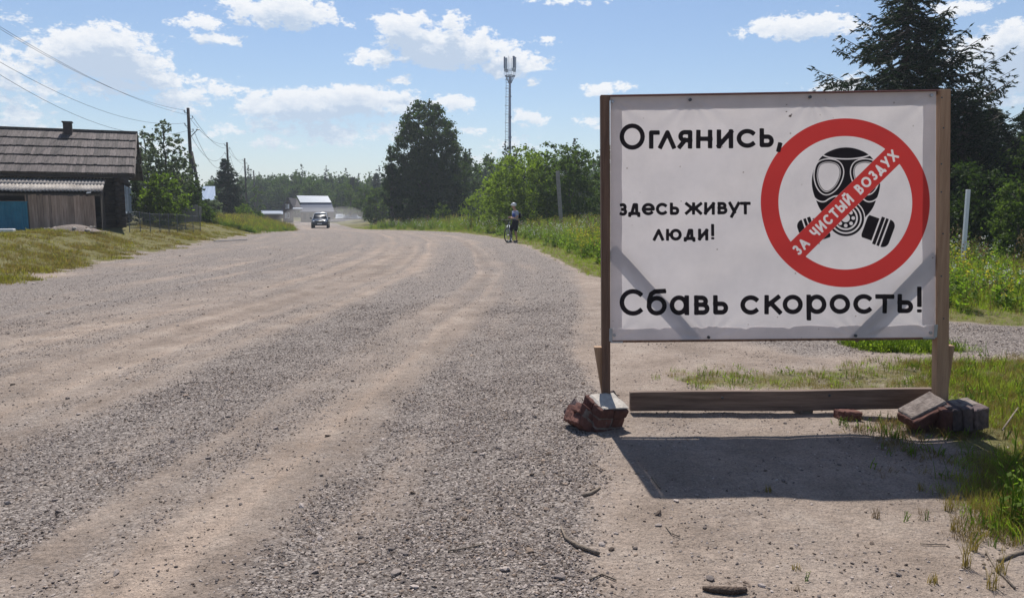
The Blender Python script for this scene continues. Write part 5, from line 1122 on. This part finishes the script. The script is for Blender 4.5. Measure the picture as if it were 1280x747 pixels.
def tree(name, x, y, h, w, base, nclump, nleaf, ls, m, prof, seed, label, cat='tree', group=None, bark=None, cr=.16, trunk=.02, limbs=14, rz=0, inner=.35, zoff=0):
    rg = np.random.default_rng(seed); C, Q = crown_pts(h, w, base, nclump, nleaf, prof, rg, cr, inner)
    e = empty(name, (x, y, gz(x, y) + zoff), rz, label, cat, group)
    V, Fc = leaf_quads(Q, ls * rg.uniform(.6, 1.35, len(Q)), rg); link('crown', mesh_np('crown', V, Fc, [m]), e)
    g = Geo(); tr = h * trunk; top = h * .9; nseg = 7; wob = rg.normal(0, h * .006, (nseg + 1, 2)); wob[0] = 0
    axis = [Vector((wob[k, 0], wob[k, 1], -.2 + (top + .2) * k / nseg)) for k in range(nseg + 1)]
    g.tube(axis, [tr * (1.25 - 1.15 * k / nseg) for k in range(nseg + 1)], 7)
    for c in C[rg.permutation(len(C))[:limbs]]:
        c = Vector(c); z0 = max(.1 * h, c.z - math.hypot(c.x, c.y) * .9); k = min(nseg - 1, max(0, int(z0 / top * nseg))); s = axis[k].lerp(axis[k + 1], .5); s.z = min(z0, top * .92)
        mid = s.lerp(c, .5) + Vector((0, 0, .08 * (c - s).length)); g.tube([s, mid, c], [tr * .38, tr * .22, tr * .06], 5)
    g.build('trunk', bark or M_bark, e, True); return e
def spruce(name, x, y, h, w, base, seed, label, m=None, whorls=30, per=7, twigs=12, quads=9, cat='spruce', group=None, nl=.11, prof=None, droop=.25, rz=0):
    rg = np.random.default_rng(seed); e = empty(name, (x, y, gz(x, y)), rz, label, cat, group); g = Geo(); g.tube([(0, 0, -.2), (0, 0, h * .5), (0, 0, h)], [h * .017, h * .011, .02], 7); pts = []; dirs = []
    for k in range(whorls):
        t = (k + .3) / whorls; z = base + (h - base) * t; R0 = w / 2 * (np.interp(t, *prof) if prof else (1 - t) ** .85)
        for q in range(per):
            a = rg.uniform(0, 6.283); R = R0 * rg.uniform(.5, 1.15) + .1; dz = rg.uniform(-.1, .2)
            def bp(s): return np.array([R * s * math.cos(a), R * s * math.sin(a), z + dz - droop * R * math.sin(s * 2.2) * .8 + .20 * R * s ** 3])
            g.tube([bp(0), bp(.35), bp(.7), bp(1)], [.03 + R * .008, .022, .014, .006], 4, cap=False)
            nt = max(4, int(twigs * R / (w / 2)) + 3)
            for j in range(nt):
                s = .12 + .88 * (j + rg.random()) / nt; p = bp(s); L = (.22 + .34 * R * (1 - s) ** .6 * .7) * rg.uniform(.6, 1.15); side = 1 if j % 2 else -1; ta = a + side * rg.uniform(.5, 1.15); d = np.array([math.cos(ta), math.sin(ta), rg.uniform(-.75, -.05)]); d /= np.linalg.norm(d)
                nq = max(3, int(quads * L / .4)); u = (np.arange(nq) + rg.random(nq)) / nq
                pts.append(p + d * (u * L)[:, None] + rg.normal(0, .018, (nq, 3))); dirs.append(np.repeat(d[None], nq, 0))
            nq = int(quads * 1.5); u = .55 + .48 * rg.random(nq); pts.append(np.array([bp(q_) for q_ in u]) + rg.normal(0, .02, (nq, 3))); dirs.append(np.repeat(np.array([[math.cos(a), math.sin(a), .1]]), nq, 0))
    # pointed top
    nq = 60; u = rg.random(nq); pts.append(np.stack([rg.normal(0, .06, nq) * (1.2 - u), rg.normal(0, .06, nq) * (1.2 - u), h - .9 + .95 * u], 1)); dirs.append(np.repeat(np.array([[0, 0, 1.]]), nq, 0))
    Pp = np.concatenate(pts); D = np.concatenate(dirs) + rg.normal(0, .45, (len(Pp), 3)); D /= np.linalg.norm(D, axis=1)[:, None]
    D2 = np.cross(D, rg.normal(size=D.shape)); D2 /= np.linalg.norm(D2, axis=1)[:, None]; S = nl * rg.uniform(.6, 1.4, len(Pp))[:, None]
    V = np.stack([Pp - D * S * .5, Pp + D2 * S * .16, Pp + D * S * .7, Pp - D2 * S * .16], 1).reshape(-1, 3)
    link('crown', mesh_np('crown', V, np.arange(len(V)).reshape(-1, 4), [m or M_needle]), e); g.build('trunk', M_bark, e, True); return e
def ty(px, Y): return (px - 640) / F * Y * 1.0
def hh(py, Y, x): return P(640, py, Y).z - gz(x, Y)
def T(name, px, Y, pytop, wpx, base, nclump, nleaf, ls, m, prof, seed, label, **k):
    x = P(px, (pytop + 262) / 2, Y).x; h = hh(pytop, Y, x); return tree(name, x, Y, h, wpx / F * Y, base * h, nclump, nleaf, ls, m, prof, seed, label, **k)
# middle: the big birch and its neighbours
T('birch_tree', 533, 78, 127, 96, 0.02, 950, 78000, .23, M_leaf_dark, P_BIRCH, 1, 'tall dark broad birch standing beyond the right bend of the road', bark=M_bark, cr=.065, limbs=26, inner=.1)
T('birch_tree', 490, 76, 176, 28, .1, 90, 5500, .22, M_leaf_dark, P_OVAL, 2, 'small birch with drooping top leaning against the left side of the big birch', bark=M_bark, cr=.14)
T('aspen_tree', 583, 84, 180, 34, .1, 60, 5200, .25, M_leaf_dark, P_COL, 3, 'slim dark tree close to the right side of the big birch')
T('aspen_tree', 607, 92, 191, 40, .1, 60, 5200, .27, M_leaf_mid, P_OVAL, 4, 'slim loose tree left of the mast foot')
T('aspen_tree', 627, 96, 197, 30, .1, 50, 4200, .28, M_leaf_mid, P_OVAL, 5, 'slim tree right at the foot of the mast')
spruce('spruce_tree', ty(571, 80), 80, hh(176, 80, ty(571, 80)), 3.0, 1, 7, 'narrow spruce top between the big birch and the slim tree', whorls=22, per=6, twigs=6, quads=6, nl=.3)
T('willow_bush', 655, 52, 184, 96, .03, 260, 18000, .16, M_leaf_bright, P_ROUND, 8, 'big round bright green willow bush behind the cyclist', cat='bush', cr=.10, limbs=8)
T('willow_bush', 712, 50, 182, 92, .03, 260, 18000, .16, M_leaf_mid, P_ROUND, 9, 'big round green bush touching the left post of the signboard', cat='bush', cr=.10, limbs=8)
T('willow_bush', 683, 57, 178, 70, .03, 100, 9000, .18, M_leaf_mid, P_ROUND, 10, 'green bush rising between the two large willow bushes', cat='bush', cr=.10, limbs=8)
T('willow_bush', 765, 52, 178, 80, .03, 100, 9000, .18, M_leaf_mid, P_ROUND, 11, 'green bush hidden behind the left side of the banner', cat='bush', cr=.10, limbs=8)
T('young_birch', 645, 60, 178, 26, .3, 36, 1700, .16, M_leaf_dark, P_OVAL, 12, 'thin young birch poking above the round bushes by the mast', bark=M_birch)
T('young_birch', 668, 62, 181, 18, .3, 26, 1100, .16, M_leaf_dark, P_OVAL, 13, 'thin young birch poking above the middle of the round bushes', bark=M_birch)
T('low_bush', 598, 60, 240, 44, .02, 50, 4500, .13, M_leaf_bright, P_ROUND, 14, 'low yellow green bush on the right bank left of the cyclist', cat='bush', limbs=6)
T('low_bush', 624, 58, 226, 40, .02, 50, 4200, .13, M_leaf_bright, P_ROUND, 15, 'yellow green bush directly above the cyclist', cat='bush', limbs=6)
T('low_bush', 553, 70, 255, 26, .02, 30, 1800, .13, M_leaf_bright, P_ROUND, 16, 'small bright bush at the foot of the big birch', cat='bush', limbs=4)
T('low_bush', 530, 74, 260, 22, .02, 26, 1500, .13, M_leaf_mid, P_ROUND, 17, 'small green bush left below the big birch', cat='bush', limbs=4)
for k, (px, Y, top, w, lab) in enumerate([(470, 92, 235, 32, 'rounded bush at the far right side of the road left of the birch'), (488, 98, 226, 30, 'taller rounded tree behind the far roadside bush'), (455, 110, 224, 26, 'hazy loose tree right of the pale shed'), (438, 128, 232, 24, 'hazy tree behind the long pale shed')]):
    T('roadside_tree', px, Y, top, w, .05, 50, 3600, .28, M_leaf_mid, P_ROUND, 18 + k, lab)
spruce('spruce_tree', ty(443, 150), 150, hh(222, 150, ty(443, 150)), 4.0, 1, 25, 'pointed hazy spruce among the trees behind the car', whorls=20, per=6, twigs=5, quads=5, nl=.5)
spruce('spruce_tree', ty(472, 140), 140, hh(217, 140, ty(472, 140)), 4.4, 1, 26, 'highest pointed spruce left of the big birch', whorls=20, per=6, twigs=5, quads=5, nl=.5)
# left: garden trees
T('silver_tree', 207, 44, 150, 66, .1, 420, 12000, .13, M_leaf_pale, P_OVAL, 30, 'loose silvery leaved tree rising beside the end of the log house roof', cr=.055, limbs=26)
T('silver_tree', 183, 47, 158, 38, .2, 110, 4200, .15, M_leaf_pale, P_OVAL, 31, 'smaller silvery tree close against the roof end of the log house', cr=.09, limbs=14)
T('garden_bush', 203, 41, 217, 58, .03, 70, 6500, .15, M_leaf_bright, P_ROUND, 32, 'bright green leafy bush behind the wire fence', cat='bush', limbs=10)
T('garden_bush', 178, 45, 205, 40, .03, 60, 5200, .15, M_leaf_dark, P_ROUND, 33, 'dark green bush between the house wall and the bright bush', cat='bush', limbs=8)
T('garden_bush', 232, 48, 203, 36, .03, 60, 5200, .15, M_leaf_dark, P_OVAL, 34, 'dark bush behind the tallest power pole', cat='bush', limbs=8)
T('garden_bush', 215, 50, 200, 60, .03, 70, 6000, .16, M_leaf_dark, P_OVAL, 46, 'dark mass of garden foliage behind the silvery tree', cat='bush', limbs=8)
T('garden_bush', 258, 60, 249, 22, .02, 30, 2200, .13, M_leaf_dark, P_ROUND, 47, 'dark bush under the wall of the blue roofed house', cat='bush', limbs=5)
T('garden_bush', 252, 49, 252, 30, .02, 30, 2400, .13, M_leaf_mid, P_ROUND, 35, 'low bush at the foot of the tallest power pole', cat='bush', limbs=5)
spruce('spruce_tree', ty(287, 78), 78, hh(199, 78, ty(287, 78)), 3.5 + .1, .4, 36, 'dark dense round bodied spruce behind the second power pole', whorls=26, per=9, twigs=8, quads=7, nl=.26, prof=([0, .15, .45, .75, 1], [.85, 1, .85, .5, .05]))
T('flowering_bush', 268, 62, 246, 26, .02, 36, 2600, .14, M_leaf_pale, P_ROUND, 37, 'pale flowering bush under the blue grey tin roof', cat='bush', limbs=5)
T('garden_bush', 304, 66, 254, 24, .02, 36, 2600, .14, M_leaf_bright, P_ROUND, 38, 'low round green bush right of the second power pole', cat='bush', limbs=5)
T('garden_bush', 318, 68, 262, 20, .02, 26, 1600, .14, M_leaf_mid, P_ROUND, 39, 'last low bush of the left bank', cat='bush', limbs=5)
T('garden_tree', 301, 92, 223, 16, .05, 30, 1800, .24, M_leaf_dark, P_COL, 40, 'narrow dark tree just right of the round bodied spruce')
T('garden_tree', 322, 120, 234, 20, .05, 30, 1800, .28, M_leaf_mid, P_ROUND, 41, 'hazy tree behind the fourth power pole')
T('far_left_tree', 262, 105, 227, 24, .3, 24, 1500, .3, M_leaf_mid, P_ROUND, 42, 'rounded far tree top over the blue grey tin roof')
T('back_tree', 31, 60, 166.5, 20, .3, 20, 500, .2, M_leaf_mid, P_OVAL, 43, 'thin tree top just showing above the log house ridge')
# right: spruce behind the banner and its neighbours
sx = P(1133, 60, 27).x; spruce('spruce_tree', sx, 27, hh(-42, 27, sx), 6.9, .8, 50, 'large dark spruce with layered boughs towering behind the right post', whorls=30, per=10, twigs=22, quads=14, nl=.14, droop=.34, prof=([0, .3, .58, .75, .9, 1], [.8, .95, .88, .54, .22, .03]))
for k, (px, Y, top, w, lab) in enumerate([(1203, 25, 128, 3.8, 'dark young spruce just right of the right post'), (1232, 29, 133, 4.2, 'dark spruce between the white post and the right edge'), (1290, 28, 132, 4.2, 'dark spruce cut by the right edge of the picture'), (1172, 30, 140, 4.2, 'spruce hidden behind the right post'), (1350, 27, 120, 5.2, 'spruce just beyond the right edge')]):
    x = P(px, (top + 250) / 2, Y).x; spruce('spruce_tree', x, Y, hh(top, Y, x), w, .2, 51 + k, lab, whorls=26, per=9, twigs=12, quads=9, nl=.15, prof=([0, .15, .5, .8, 1], [.95, 1, .75, .4, .05]))
T('dark_bush', 1215, 22, 205, 110, .02, 90, 9000, .10, M_leaf_dark, P_ROUND, 60, 'dark thicket below the spruces behind the white post', cat='bush', limbs=10)
T('dark_bush', 1150, 25, 190, 120, .02, 90, 9000, .11, M_leaf_dark, P_ROUND, 61, 'dark thicket hidden behind the right end of the banner', cat='bush', limbs=10)
T('green_bush', 1276, 20, 222, 62, .02, 110, 8000, .08, M_leaf_mid, P_ROUND, 62, 'bright green bush at the right edge below the spruces', cat='bush', limbs=10)
T('dark_bush', 1290, 24, 172, 110, .02, 120, 9000, .11, M_leaf_mid, P_ROUND, 63, 'dark thicket beyond the right edge', cat='bush', limbs=10)
# far wood: masses of trees
far_m = []
for k in range(4):
    rg = np.random.default_rng(80 + k); C, Q = crown_pts(12, 7.5, .6, 90, 3200, P_OVAL, rg, .15); V, Fc = leaf_quads(Q, .5 * rg.uniform(.6, 1.3, len(Q)), rg); far_m.append(proto('wood_a', mesh_np('far_tree', V, Fc, [M_far])))
for k in range(3):
    rg = np.random.default_rng(90 + k); C, Q = crown_pts(15, 5.0, .6, 130, 3200, P_CONE, rg, .11); V, Fc = leaf_quads(Q, .42 * rg.uniform(.6, 1.3, len(Q)), rg); far_m.append(proto('wood_b', mesh_np('far_spruce', V, Fc, [M_needle])))
pts = []; sc_ = []; ix = []
def wood(n, a0, a1, r0, r1, s0, s1, con):
    a = np.radians(rng.uniform(a0, a1, n)); r = rng.uniform(r0, r1, n); x, y = r * np.sin(a), r * np.cos(a); ok = (x < L_(y) - 8) | (x > R_(y) + 7); x, y, r, a = x[ok], y[ok], r[ok], a[ok]
    env = 1 + .35 * fbm(np.degrees(a) * .35, 0 * a, 3, 5)
    pts.append(np.stack([x, y, ground_z(x, y) - .3], 1)); sc_.append(rng.uniform(s0, s1, len(x)) * env); ix.append(np.where(rng.random(len(x)) < con, rng.integers(4, 7, len(x)), rng.integers(0, 4, len(x))))
wood(420, -22, -9.3, 165, 260, .66, .90, .12); wood(130, -20, -14.2, 150, 190, .62, .80, .05); wood(200, -60, -20, 140, 240, .5, .7, .3)
wood(260, -9.3, 12, 130, 230, .7, 1.0, .4); wood(500, 10, 34, 90, 200, .7, 1.0, .5); wood(160, 30.5, 44, 80, 130, .58, .78, .95); wood(200, 44, 70, 70, 140, .7, .9, .6)
wood(120, -13.6, -9.2, 150, 175, .5, .68, .3)
pts = np.concatenate(pts); sc_ = np.concatenate(sc_); ix = np.concatenate(ix)
scatter('forest', pts, np.stack([0 * sc_, 0 * sc_, rng.uniform(0, 6.28, len(sc_))], 1), sc_, ix, far_m, 'distant hazy mixed wood closing the view behind the village', 'forest')
# ---------------------------------------------------------------- the car
cp = hit(401, 285); cz = gz(cp.x, cp.y)
car = empty('approaching_car', (cp.x, cp.y, cz), math.atan2(-cp.x, cp.y) + math.radians(-3), 'dark blue off-road car with a pale roof driving towards the viewer raising dust', 'car')
CS = (20.5 / F * cp.y) / 1.95
M_car = mat('car_paint', (.012, .022, .045), (.014, .026, .05), rough=.2, bump=0, spec=.6); M_roof = mat('pale_car_paint', (.55, .57, .60), rough=.25, bump=0, spec=.6); M_bonnet_sheen = mat('bonnet_painted_sheen', (.10, .12, .15), rough=.15, bump=0, spec=.8); M_tyre = mat('tyre', (.015, .015, .015), (.025, .024, .022), rough=.9); M_head = mat('headlight', (.75, .77, .8), rough=.1, bump=0, spec=1); M_chrome = mat('chrome', (.7, .72, .75), rough=.15, bump=0, metal=1)  # bonnet coloured paler than the body to imitate light reflected off it
def loft(secs, name, m, parent, bevel=0, smooth=True):
    """secs: list of (y, [(x, z)...]) half outlines, mirrored"""
    g = Geo(); V = []; n = None
    for y, pr in secs:
        full = [(x, y, z) for x, z in pr] + [(-x, y, z) for x, z in pr[::-1]]; n = len(full); V += full
    Fc = [(k*n+j, k*n+(j+1)%n, (k+1)*n+(j+1)%n, (k+1)*n+j) for k in range(len(secs)-1) for j in range(n)] + [tuple(range(n)), tuple(range((len(secs)-1)*n, len(secs)*n))[::-1]]
    g.add(V, Fc); return g.build(name, m, parent, smooth, bevel)
low = lambda w, z0, z1, zt: [(0, z0), (w * .9, z0), (w, z0 + .12), (w, z1), (w * .95, zt), (w * .6, zt + .03), (0, zt + .04)]
loft([(-2.25, low(.72, .42, .62, .70)), (-2.15, low(.84, .34, .74, .86)), (-1.9, low(.90, .32, .88, .98)), (-1.0, low(.92, .30, .96, 1.06)), (-.8, low(.92, .30, .98, 1.08)), (1.2, low(.92, .30, .98, 1.08)), (2.1, low(.90, .34, .96, 1.06)), (2.25, low(.84, .42, .9, 1.0))], 'body', M_car, car)
cab = lambda w0, w1, z1: [(0, 1.02), (w0, 1.02), (w0, 1.08), (w1, z1), (w1 * .8, z1 + .04), (0, z1 + .06)]
loft([(-.95, cab(.84, .80, 1.10)), (-.25, cab(.86, .68, 1.66)), (.4, cab(.86, .69, 1.72)), (1.9, cab(.86, .68, 1.68)), (2.2, cab(.82, .66, 1.3))], 'cabin', mat('car_glass', (.01, .015, .03), rough=.3, bump=0, spec=.2), car)
loft([(-.32, [(0, 1.69), (.70, 1.65), (.70, 1.70), (.5, 1.78), (0, 1.80)]), (.6, [(0, 1.74), (.72, 1.70), (.72, 1.77), (.5, 1.83), (0, 1.85)]), (2.0, [(0, 1.70), (.70, 1.66), (.70, 1.73), (.5, 1.79), (0, 1.80)])], 'roof', M_roof, car)
loft([(-2.12, [(0, .91), (.70, .87), (.72, .90), (.3, .93), (0, .94)]), (-1.0, [(0, 1.08), (.82, 1.05), (.84, 1.09), (.4, 1.13), (0, 1.14)])], 'bonnet', M_bonnet_sheen, car)
for s in (-1, 1):
    for yy in (-1.45, 1.4):
        w = Geo().tube([(s * .98, yy, .36), (s * .74, yy, .36)], .37, 18).build('wheel', M_tyre, car); Geo().tube([(s * .99, yy, .36), (s * .9, yy, .36)], .2, 12).build('rim', M_metal, w)
    Geo().ball((s * .66, -2.12, .80), (.17, .10, .095)).build('headlight', M_head, car, True); Geo().ball((s * 1.04, -.72, 1.16), (.13, .07, .10)).build('mirror', M_car, car, True)
    Geo().beam((s * .84, -.96, 1.08), (s * .68, -.30, 1.68), .05, .05).build('pillar', M_roof, car)
Geo().box((-.42, -2.27, .66), (.42, -2.2, .84)).build('grille', M_black, car, bevel=.01); Geo().box((-.26, -2.31, .50), (.26, -2.285, .61)).build('number_plate', M_white, car, bevel=.005); Geo().box((-.88, -2.29, .36), (.88, -2.12, .50)).build('bumper', M_black, car, bevel=.03)
car.scale = (CS,) * 3

# ---------------------------------------------------------------- the cyclist
pp = hit(644, 302.5); bz = gz(pp.x, pp.y); per = empty('person', (pp.x, pp.y, bz), math.radians(-62), 'standing cyclist in a white helmet and dark shorts with a black backpack', 'person'); PS = (47.5 / F * pp.y) / 1.80 
per.scale = (PS,) * 3
M_skin = mat('skin', (.42, .24, .17), (.48, .28, .20), bump=0, rough=.6); M_short = mat('black_cloth', (.010, .010, .013), (.018, .018, .022), rough=.9); M_shirt = mat('white_blue_shirt', (.16, .22, .36), (.42, .46, .54), rough=.8); M_blueshirt = mat('blue_cloth', (.02, .06, .25), (.04, .09, .32), rough=.8); M_helmet = mat('white_helmet', (.75, .75, .75), rough=.35, bump=0); M_shoe = mat('shoe', (.03, .03, .03), (.06, .06, .06))
def skin(name, verts, edges, rad, m, parent, root=0, sub=1):
    me = bpy.data.meshes.new(name); me.from_pydata(verts, edges, []); me.materials.append(m); o = link(name, me, parent)
    s = o.modifiers.new('skin', 'SKIN'); s.use_smooth_shade = True
    for v, r in zip(me.skin_vertices[0].data, rad): v.radius = r if hasattr(r, '__len__') else (r, r)
    me.skin_vertices[0].data[root].use_root = True
    u = o.modifiers.new('sub', 'SUBSURF'); u.levels = u.render_levels = sub; return o
# faces -Y; x to the figure's left is +X
J = [(0, .02, .95), (0, .03, 1.08), (0, .02, 1.24), (0, .01, 1.40), (0, -.01, 1.49), (0, -.05, 1.56), (0, -.08, 1.66), (0, -.07, 1.75),
     (.10, .01, .90), (.12, -.05, .50), (.12, .02, .09), (.12, -.10, .035), (-.10, .01, .90), (-.17, -.20, .52), (-.18, -.16, .10), (-.19, -.29, .04),
     (.17, .0, 1.41), (.22, .01, 1.17), (.12, -.22, 1.12), (.07, -.29, 1.13), (-.17, .0, 1.41), (-.23, -.01, 1.17), (-.10, -.24, 1.13), (-.05, -.30, 1.14)]
E = [(0,1),(1,2),(2,3),(3,4),(4,5),(5,6),(6,7),(0,8),(8,9),(9,10),(10,11),(0,12),(12,13),(13,14),(14,15),(3,16),(16,17),(17,18),(18,19),(3,20),(20,21),(21,22),(22,23)]
Rr = [(.15,.11),(.13,.10),(.155,.11),(.13,.085),.055,.055,(.078,.092),(.06,.07),.09,.057,.038,(.04,.03),.09,.057,.038,(.04,.03),.058,.042,.031,.028,.058,.042,.031,.028]
body = skin('body', J, E, Rr, M_skin, per, 0, 2)
skin('shorts', [(0, .02, .98), (0, .02, 1.10), (.10, .01, .88), (.122, -.05, .47), (-.10, .01, .88), (-.165, -.19, .48)], [(0, 1), (0, 2), (2, 3), (0, 4), (4, 5)], [(.175, .145), (.165, .13), .125, .105, .125, .105], M_short, per)
skin('shirt', [(0, .02, .985), (0, .02, 1.24), (0, .01, 1.40), (0, 0, 1.46), (.17, 0, 1.405), (.215, .01, 1.24), (-.17, 0, 1.405), (-.222, -.005, 1.24)], [(0, 1), (1, 2), (2, 3), (2, 4), (4, 5), (2, 6), (6, 7)], [(.178, .145), (.178, .132), (.152, .110), .065, .078, .06, .078, .06], M_shirt, per)
Geo().ball((.02, -.10, 1.24), (.13, .04, .12)).build('shirt_panel', M_blueshirt, per, True)
skin('backpack', [(0, .19, 1.08), (0, .21, 1.25), (0, .18, 1.42)], [(0, 1), (1, 2)], [(.17, .12), (.18, .14), (.15, .10)], M_short, per)
h = Geo(); h.ball((0, -.07, 1.755), (.105, .135, .095), 0, 14, 9); h.beam((-.07, -.20, 1.735), (.07, -.20, 1.735), .05, .015); hl = h.build('helmet', M_helmet, per, True)
for s in (-.05, 0, .05): Geo().beam((s, -.17, 1.81), (s, .03, 1.83), .018, .03).build('vent', M_black, hl)
Geo().ball((0, -.185, 1.645), (.014, .02, .02)).build('nose', M_skin, per, True)
for s in (-1, 1):
    Geo().ball((s * .032, -.165, 1.675), (.012, .008, .008)).build('eye', M_black, per, True); Geo().ball((s * .085, -.075, 1.655), (.014, .022, .032)).build('ear', M_skin, per, True)
    bx = .07 * s
    for f in range(4): Geo().tube([(bx + s * -.01 + .0, -.30, 1.115 + f * .018), (bx - s * .02, -.345, 1.125 + f * .018), (bx - s * .045, -.355, 1.14 + f * .016)], [.010, .009, .007], 6).build('finger', M_skin, per, True)
    Geo().tube([(bx, -.29, 1.16), (bx - s * .02, -.32, 1.195)], [.011, .008], 6).build('thumb', M_skin, per, True)
Geo().ball((0, -.165, 1.605), (.025, .008, .006)).build('mouth', M_blueshirt if 0 else M_skin, per, True)
for (x, y) in ((.12, -.03), (-.185, -.215)): Geo().ball((x, y - .02, .045), (.055, .135, .048)).build('shoe', M_shoe, per, True)
ph_ = Geo().box((-.04, -.01, -.075), (.04, .0, .075)).build('phone', M_black, None, bevel=.006); Mw = Matrix.Translation(per.location) @ Matrix.Rotation(per.rotation_euler.z, 4, 'Z') @ Matrix.Scale(PS, 4) @ Matrix.Translation((.0, -.345, 1.17)) @ Matrix.Rotation(-.9, 4, 'X'); ph_.matrix_world = Mw; tag(ph_, 'small dark phone held in both hands of the standing cyclist', 'phone')
# the bicycle stands across between the legs, front wheel to the left of the picture
bc = Vector((pp.x, pp.y, bz)) + Vector((-.27, -.10, 0)); bike = empty('bicycle', tuple(bc), math.radians(-8), 'dark bicycle with its front wheel towards the viewer held up beside the cyclist', 'bicycle'); bike.scale = (PS,) * 3
def wheel(y, turn, x=0):
    w = Geo().tube([(x + .0 + .33 * math.cos(t) * math.sin(turn), y + .33 * math.cos(t) * math.cos(turn), .345 + .33 * math.sin(t)) for t in np.linspace(0, 2 * math.pi, 29)], .024, 8, cap=False).build('wheel', M_tyre, bike, True)
    Geo().tube([(x + .295 * math.cos(t) * math.sin(turn), y + .295 * math.cos(t) * math.cos(turn), .345 + .295 * math.sin(t)) for t in np.linspace(0, 2 * math.pi, 29)], .012, 6, cap=False).build('rim', M_metal, w, True)
    for k in range(12):
        t = k * math.pi / 6; Geo().tube([(x, y, .345), (x + .29 * math.cos(t) * math.sin(turn), y + .29 * math.cos(t) * math.cos(turn), .345 + .29 * math.sin(t))], .003, 4).build('spoke', M_metal, w)
    Geo().tube([(x - .05 * math.cos(turn), y + .05 * math.sin(turn), .345), (x + .05 * math.cos(turn), y - .05 * math.sin(turn), .345)], .025, 8).build('hub', M_metal, w)
wheel(-.62, .35); wheel(.46, 0)
M_bike = mat('bike_frame_paint', (.10, .11, .12), (.15, .16, .17), rough=.3, bump=0)
fr = Geo()
for a, b, r in (((0, -.42, .86), (0, -.36, .95), .022), ((0, -.40, .84), (0, -.02, .30), .022), ((0, -.38, .92), (0, .12, .80), .018), ((0, -.02, .30), (0, .14, .86), .018), ((0, -.02, .30), (.05, .46, .345), .012), ((0, .12, .78), (.05, .46, .345), .011), ((0, -.02, .30), (-.05, .46, .345), .012), ((0, .12, .78), (-.05, .46, .345), .011)): fr.tube([a, b], r, 8)
fr.build('frame', M_bike, bike, True)
fk = Geo()
for s in (-1, 1): fk.tube([(s * .05, -.44, .80), (s * .055, -.62, .345)], .016, 7)
fk.tube([(-.05, -.44, .80), (.05, -.44, .80)], .02, 7); fk.build('fork', M_metal, bike, True)
Geo().tube([(0, -.37, .95), (0, -.42, 1.03)], .016, 7).build('stem', M_black, bike); Geo().tube([(-.34, -.38, 1.05), (-.12, -.43, 1.04), (.12, -.43, 1.04), (.34, -.38, 1.05)], .014, 7).build('handlebar', M_black, bike, True)
for s in (-1, 1): Geo().tube([(s * .24, -.40, 1.047), (s * .35, -.378, 1.052)], .02, 7).build('grip', M_black, bike)
Geo().ball((0, .16, .90), (.06, .13, .03)).build('saddle', M_black, bike, True); Geo().tube([(.05, -.02, .30), (.07, -.02, .30)], .09, 16).build('chainring', M_darkmetal, bike)
for s in (-1, 1): Geo().tube([(s * .07, -.02, .30), (s * .08, -.02 - s * .12, .22 + (s > 0) * .16)], .01, 6).build('crank', M_metal, bike); Geo().box((-.05, -.03, -.01), (.05, .03, .01)).build('pedal', M_black, bike, loc=(s * .13, -.02 - s * .12, .22 + (s > 0) * .16))

# ---------------------------------------------------------------- dust and air
def volume(name, mesh, dens, col, label, cat, loc=(0, 0, 0), ani=.2):
    m = bpy.data.materials.new(name); m.use_nodes = True; nt = m.node_tree; nt.nodes.clear(); out = nt.nodes.new('ShaderNodeOutputMaterial'); v = nt.nodes.new('ShaderNodeVolumePrincipled')
    v.inputs['Density'].default_value = dens; v.inputs['Color'].default_value = (*col, 1); v.inputs['Anisotropy'].default_value = ani; nt.links.new(v.outputs[0], out.inputs['Volume'])
    mesh.materials.clear(); mesh.materials.append(m); return tag(link(name, mesh, None, loc), label, cat, kind='stuff')
if HAZE:
    g = Geo().box((-1520, -1520, -3.2), (1520, 1520, 45)); volume('haze', mesh_np('haze', g.v, g.f), HAZE, (.80, .87, .95), 'thin summer haze over the whole scene', 'haze')

me = bpy.data.meshes.new('dust'); bm = bmesh.new(); bmesh.ops.create_icosphere(bm, subdivisions=4, radius=1)
for v in bm.verts: k = 1 + .5 * float(fbm(np.float64(v.co.x * 2 + 5), np.float64(v.co.y * 2 + v.co.z), 3, 4)); v.co = Vector((v.co.x * 6 * k, v.co.y * 15 * k, v.co.z * 1.5 * k))
bm.to_mesh(me); bm.free(); dv = volume('dust_cloud', me, .014, (.93, .88, .83), 'pale dust raised behind the approaching car', 'dust', (cp.x - 4.2, cp.y + 19, cz + .9))
dv.rotation_euler.z = .26
